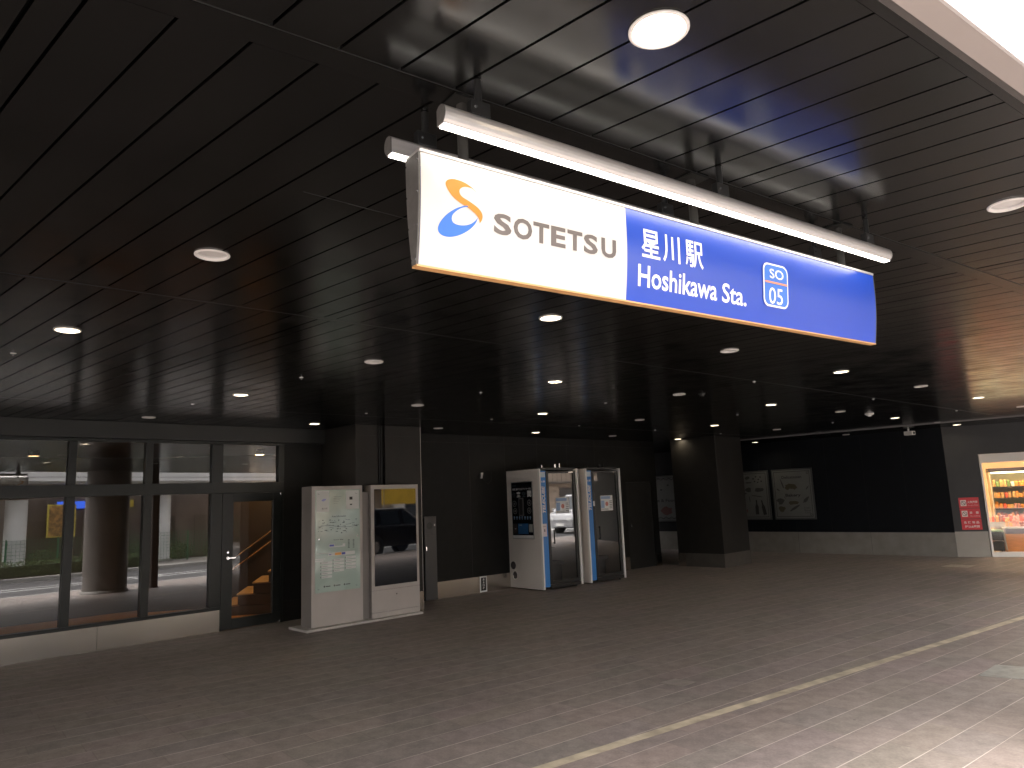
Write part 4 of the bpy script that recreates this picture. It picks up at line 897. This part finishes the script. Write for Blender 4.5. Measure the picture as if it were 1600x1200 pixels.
# ------------------------------------------------------------------ floor details
def plate(label, pts, col, z=.004):
    mm_ = mat(label[:20], col, .45, metal=.3, nz=.2, nscale=12)
    o = MB().add([(x, y, 0.0005) for x, y in pts]+[(x, y, z) for x, y in pts], [(4, 5, 6, 7), (0, 1, 5, 4), (1, 2, 6, 5), (2, 3, 7, 6), (3, 0, 4, 7)]).obj('floor_plate', mm_)
    return tag(o, label, 'floor plate')
plate('large grey metal access plate in the paving at the right edge', [(4.0, 6.72), (4.62, 6.30), (5.0, 6.68), (4.38, 7.07)], (.27, .27, .25))
plate('small worn pale plate in the middle of the paving', [(1.22, 6.92), (1.40, 6.76), (1.56, 6.90), (1.40, 7.05)], (.26, .225, .205), .0025)
plate('pale metal access cover in the paving near the shop', [(8.55, 15.15), (8.85, 14.75), (9.2, 15.05), (8.92, 15.42)], (.34, .31, .27))
sb = MB(); d_ = v2(54.3); n_ = Vector((d_.y, -d_.x)); o0 = Vector((.1036, 4.944)); sw = .046
random.seed(11)
x = -3.0
while x < 14:
    l = random.uniform(.55, .75); a, b = x+.0005, x+l-.0005; j = random.uniform(-.002, .002)
    qs = [o0+d_*a+n_*(sw+j), o0+d_*b+n_*(sw+j), o0+d_*b-n_*(sw-j), o0+d_*a-n_*(sw-j)]
    sb.add([(v.x, v.y, .0045) for v in qs], [(0, 1, 2, 3)]); x += l
o = sb.obj('drain_strip', mat('worn_yellow_strip', (.40, .34, .25), .55, nz=.4, nscale=6, rnz=.1, bump=.2, bscale=60)); tag(o, 'long worn yellowish strip crossing the paving diagonally', 'drain strip')

# ------------------------------------------------------------------ street side, seen in the reflections
def at54(o, s=0, p=0, z=0):
    q = Vector((math.sin(R(54)), math.cos(R(54))))*s+N54*p; o.location = (q.x, q.y, z); o.rotation_euler = (0, 0, R(36)); return o
o = thing('round_column', 'thick round brown column at the canopy edge seen in the glass', 'column', (3.98, 4.12), 54)
MB().cyl((0, 0, 0), (0, 0, 6.0), .52, n=40, caps=False).obj('shaft', mat('brown_grey_column', (.16, .145, .133), .4, nz=.15, nscale=3), o)
MB().lathe([(.56, 0), (.56, .05), (.52, .07)], n=40).obj('foot_ring', KERB, o)
o = thing('slim_post', 'dark square post beside the thick round column', 'post', (4.75, 4.98), 54)
MB().box(-.09, .09, -.09, .09, 0, H).obj('shaft', mat('brown_black_post', (.05, .035, .028), .4), o, bevel=.005); MB().box(-.13, .13, -.13, .13, 0, .015).obj('base_plate', WALLG, o)
for k, (s_, p_) in enumerate(((15.3, 15.5), (21.5, 15.5), (8.9, 15.5), (28, 15.5), (35, 15.5), (2.5, 15.5))):
    o = thing('viaduct_column', ['white round viaduct column beside the shop fence, seen in glass', 'white round viaduct column to the right of the hedge end', 'white round viaduct column behind the hedge', 'white round viaduct column in front of the beige building', 'white round viaduct column farthest along the road', 'white round viaduct column at the left end of the slab'][k], 'column', group='white round viaduct columns')
    at54(o, s_, p_); MB().cyl((0, 0, 0), (0, 0, 8.5), .42, n=28, caps=False).obj('shaft', CONCW, o); MB().lathe([(.5, 0), (.5, .12), (.42, .16)], n=28).obj('foot', CONC, o)
o = thing('elevated_walkway', 'long white concrete walkway slab across the street', 'walkway'); at54(o)
MB().box(-40, 26, -16.5, -14.0, 3.50, 3.65).box(-40, 26, -14.0, -13.85, 3.50, 3.98).obj('deck', CONCW, o)
MB().box(-40, 26, -13.846, -13.842, 3.66, 3.68).obj('deck_joint', PG, o)
for z in (4.3, 4.65, 5.0): MB().box(-40, 26, -13.95, -13.91, z, z+.03).obj('railing_bar', WALLG, o)
ps = MB()
for i in range(-19, 13): ps.box(i*2, i*2+.05, -13.95, -13.91, 3.98, 5.03)
ps.obj('railing_post', WALLG, o)
o = thing('station_shops', 'low brown shop building under the walkway across the street', 'building'); at54(o)
MB().box(-40, 22, -20.2, -18.0, 0, 5.2).obj('wall', FACADE, o)
for k in range(14): MB().box(-18+k*2.8, -16.3+k*2.8, -18.0, -17.96, .1, 2.3).obj('window', mat('dim_shop_glass%d' % (k % 3), [(.05, .045, .04), (.12, .10, .08), (.03, .04, .05)][k % 3], .1), o)
for k in range(10): MB().box(-16.2+k*3.6, -15.7+k*3.6, -18.02, -17.90, .0, 3.3).obj('pilaster', mat('facade_trim', (.17, .14, .12), .6), o)
MB().box(11.4, 13.6, -17.95, -17.85, 2.85, 3.2).obj('blue_fascia_sign', mat('blue_sign', (.03, .10, .55), .4, emis=(.05, .15, .9), estr=.5), o)
MB().box(13.6, 15.0, -17.95, -17.85, 2.85, 3.2).obj('yellow_fascia_sign', mat('yellow_sign', (.6, .45, .05), .4), o)
pt = thing('street_poster', 'yellow framed food poster on the brown shops, seen in the glass wall', 'poster'); at54(pt, 11.5, 17.6, 1.5)
MB().box(-.62, .62, -.04, .04, 0, 1.55).obj('frame', mat('yellow_frame', (.70, .58, .10), .4), pt)
MB().box(-.56, .56, -.045, -.041, .06, 1.49).box(-.56, .56, .041, .045, .06, 1.49).obj('print', mat('poster_print', (.45, .25, .08), .5, nz=.8, nscale=5), pt)
o = thing('beige_building', 'pale beige apartment building beyond the road, seen in the booth glass', 'building'); at54(o)
MB().box(24, 58, -30, -17, 0, 9).obj('wall', BEIGE, o)
MB().box(58.1, 70, -14, 10, 0, 10).obj('side_wing', BEIGE, o)
for i in range(9):
    for j in range(3): MB().box(25.5+i*3.6, 27.3+i*3.6, -17.0, -16.95, .9+j*2.9, 2.4+j*2.9).obj('window', mat('house_window', (.08, .09, .10), .1), o)
for j in range(3):
    b = MB().box(24.5, 57.5, -17.0, -15.9, 2.75+j*2.9, 2.87+j*2.9)
    for i in range(66): b.box(24.5+i*.5, 24.53+i*.5, -15.93, -15.9, 2.87+j*2.9, 3.8+j*2.9)
    b.box(24.5, 57.5, -15.94, -15.89, 3.8+j*2.9, 3.85+j*2.9); b.obj('balcony', mat('balcony_metal', (.12, .11, .10), .5), o)
o = thing('added_grey_block', 'added grey office block behind the camera for varied light', 'building'); at54(o)  # distant block added to vary the light from this end of the street
MB().box(-60, -22, -34, -16, 0, 14).obj('wall', GREYF, o)
for i in range(9):
    for j in range(4): MB().box(-58+i*3.9, -55.8+i*3.9, -16.0, -15.96, 1+j*3.2, 2.8+j*3.2).obj('window', mat('house_window', (.08, .09, .10), .1), o)
# hedge
random.seed(21)
hb = MB(); hb2 = MB()
for i in range(9000):
    x = random.uniform(-12, 13.2); z = abs(random.gauss(0, .30)); z = random.uniform(.03, .62) if random.random() < .7 else .55+random.gauss(0, .06); y = -random.uniform(12.0, 12.65)
    if .1 < z < .5 and -12.55 < y < -12.1: y = random.choice((-12.0, -12.62))+random.gauss(0, .03)
    n_ = Vector((random.gauss(0, 1), random.gauss(0, 1), random.gauss(0, 1))).normalized(); u = n_.orthogonal().normalized()*.035; v_ = n_.cross(u.normalized())*.022
    c = Vector((x, y, z)); (hb if random.random() < .6 else hb2).add([c-u, c-v_, c+u, c+v_], [(0, 1, 2, 3)])
H1 = thing('hedge', 'low clipped green hedge along the far kerb', 'hedge'); at54(H1)
hb.obj('leaves', LEAF, H1, recalc=False); hb2.obj('young_leaves', LEAF2, H1, recalc=False)
MB().box(-12, 13.2, -12.52, -12.12, 0, .45).obj('inner_twigs', mat('twigs', (.025, .03, .012), .9), H1)
# green mesh fence
FN = thing('green_mesh_fence', 'green wire mesh fence behind the hedge', 'fence'); at54(FN)
fm_ = MB()
for i in range(-60, 130): fm_.box(i*.16, i*.16+.008, -15.005, -14.995, .05, 1.45)
for j in range(10): fm_.box(-9.6, 20.8, -15.006, -14.994, .08+.15*j, .092+.15*j)
fm_.obj('mesh', GREENP, FN)
for i in range(16): MB().box(-9.6+2*i, -9.54+2*i, -15.03, -14.97, 0, 1.5).obj('post', GREENP, FN)
# shrubs behind fence at the plot
SBG = thing('shrub_bed', 'bushy green shrubs behind the mesh fence', 'shrubs'); at54(SBG)
for c_, mm_ in ((0, LEAF), (1, LEAF2)):
    sh = MB()
    for i in range(3500):
        k = random.randrange(9); cx = 2+k*2.1; r_ = .75+.25*math.sin(k*2.3)
        v = Vector((random.gauss(0, 1), random.gauss(0, 1), random.gauss(0, 1))).normalized()*random.uniform(.6, 1)*r_
        c = Vector((cx+v.x*1.3, -16.4+v.y*.6, max(.03, .45+v.z*.75))); n_ = Vector((random.gauss(0, 1), random.gauss(0, 1), random.gauss(0, 1))).normalized(); u = n_.orthogonal().normalized()*.05; w2 = n_.cross(u.normalized())*.03
        sh.add([c-u, c-w2, c+u, c+w2], [(0, 1, 2, 3)])
    sh.obj('foliage' if c_ == 0 else 'pale_foliage', mm_, SBG, recalc=False)
# vehicles
def vehicle(name, label, cat, paint, s_, p_, prof, cab, Wd, wheels, wr, heading=0):
    t = thing(name, label, cat); at54(t, s_, p_, -.12); t.rotation_euler.z += R(heading)
    arch = []
    MB().prism(prof, 'y', -Wd/2, Wd/2).obj('body', paint, t, bevel=.06)
    a, b, c, d, zb, zt = cab
    hw, ht = Wd/2-.06, Wd/2-.22
    mb = MB().add([(a, -hw, zb), (b, -hw, zb), (b, hw, zb), (a, hw, zb), (c, -ht, zt), (d, -ht, zt), (d, ht, zt), (c, ht, zt)],
                  [(0, 1, 5, 4), (1, 2, 6, 5), (2, 3, 7, 6), (3, 0, 4, 7), (4, 5, 6, 7)]).obj('cabin', paint, t, bevel=.04)
    GL = mat('car_glass', (.02, .025, .03), .05)
    for sgn in (-1, 1):
        def sd(x, z):
            k = (z-zb)/(zt-zb); return (x, sgn*(hw+(ht-hw)*k+.008), z)
        n_ = 3
        for i in range(n_):
            x0 = a+(b-a)*(i/n_)+.10; x1 = a+(b-a)*((i+1)/n_)-.10
            z0, z1 = zb+.05, zt-.09
            def cl(x, z):
                k = (z-zb)/(zt-zb); lo = a+(c-a)*k+.09; hi = b+(d-b)*k-.09; return min(max(x, lo), hi)
            MB().add([sd(cl(x0, z0), z0), sd(cl(x1, z0), z0), sd(cl(x1, z1), z1), sd(cl(x0, z1), z1)], [(0, 1, 2, 3)]).obj('side_window', GL, t)
    for x0, x1, nm in ((a, c, 'rear_window'), (b, d, 'windscreen')):
        o_ = -.012 if x0 == a else .012
        MB().add([(x0+(x1-x0)*.1+o_, -hw+.12, zb+(zt-zb)*.1), (x0+(x1-x0)*.1+o_, hw-.12, zb+(zt-zb)*.1), (x0+(x1-x0)*.9+o_, ht-.08, zb+(zt-zb)*.9), (x0+(x1-x0)*.9+o_, -ht+.08, zb+(zt-zb)*.9)], [(0, 1, 2, 3)]).obj(nm, GL, t)
    for x in wheels:
        for sgn in (-1, 1):
            y = sgn*(Wd/2-.10); wh = MB().cyl((x, y-.11, wr), (x, y+.11, wr), wr, n=24).obj('wheel', RUBBER, t, bevel=.02)
            MB().cyl((x, y+sgn*.112, wr), (x, y+sgn*.118, wr), wr*.62, n=20).obj('rim', ALU, wh)
            k_ = MB().disc((x, sgn*(Wd/2+.004), wr+.02), wr+.08, nrm='y', n=24); k_.obj('wheel_arch', INK, t)
    xf = max(p_[0] for p_ in prof); xr = min(p_[0] for p_ in prof)
    for sgn in (-1, 1):
        MB().box(xf-.10, xf+.012, sgn*(Wd/2-.28)-.14, sgn*(Wd/2-.28)+.14, .66, .80).obj('headlight', mat('headlight_lens', (.7, .7, .7), .1), t, bevel=.01)
        MB().box(xr-.012, xr+.10, sgn*(Wd/2-.22)-.10, sgn*(Wd/2-.22)+.10, .72, .92).obj('tail_light', mat('tail_lens', (.4, .01, .01), .15), t, bevel=.01)
        MB().box(b-.25, b-.12, sgn*(Wd/2+.02)-.08, sgn*(Wd/2+.02)+.08, zb+.0, zb+.14).obj('wing_mirror', paint, t, bevel=.02)
    MB().box(xf+.001, xf+.012, -.26, .26, .38, .52).obj('number_plate', WHITE, t)
    return t
suv = [(-2.25, .34), (-2.28, .75), (-2.2, 1.05), (-1.0, 1.08), (.9, 1.06), (2.0, .92), (2.2, .70), (2.22, .34)]
vehicle('parked_car', 'black sport utility car on the road, mirrored in the display screen', 'car', mat('black_car_paint', (.008, .008, .009), .12, coat=1), 15.6, 2.1, suv, (-2.1, 1.05, -1.75, .25, 1.06, 1.68), 1.85, (-1.35, 1.4), .35)
van = [(-2.35, .30), (-2.38, 1.0), (-2.3, 1.12), (1.9, 1.12), (2.3, .98), (2.38, .7), (2.36, .30)]
vehicle('silver_van', 'silver van on the road, mirrored in the booth glass', 'van', mat('silver_paint', (.42, .42, .43), .25, metal=.5), 28.5, 4.6, van, (-2.3, 2.0, -2.2, 1.05, 1.11, 1.95), 1.75, (-1.45, 1.5), .33, 180)
bn = thing('yellow_banner', 'yellow banner board across the street, mirrored in the display screen', 'banner'); at54(bn, 25.2, 11.8, 0)
MB().box(-1.6, 1.6, -.03, .03, 1.7, 4.2).obj('board', mat('banner_yellow', (.75, .46, .03), .5, nz=.15, nscale=2), bn)
for x in (-1.5, 1.5): MB().cyl((x, 0, 0), (x, 0, 4.3), .04, n=10).obj('post', ALU, bn)
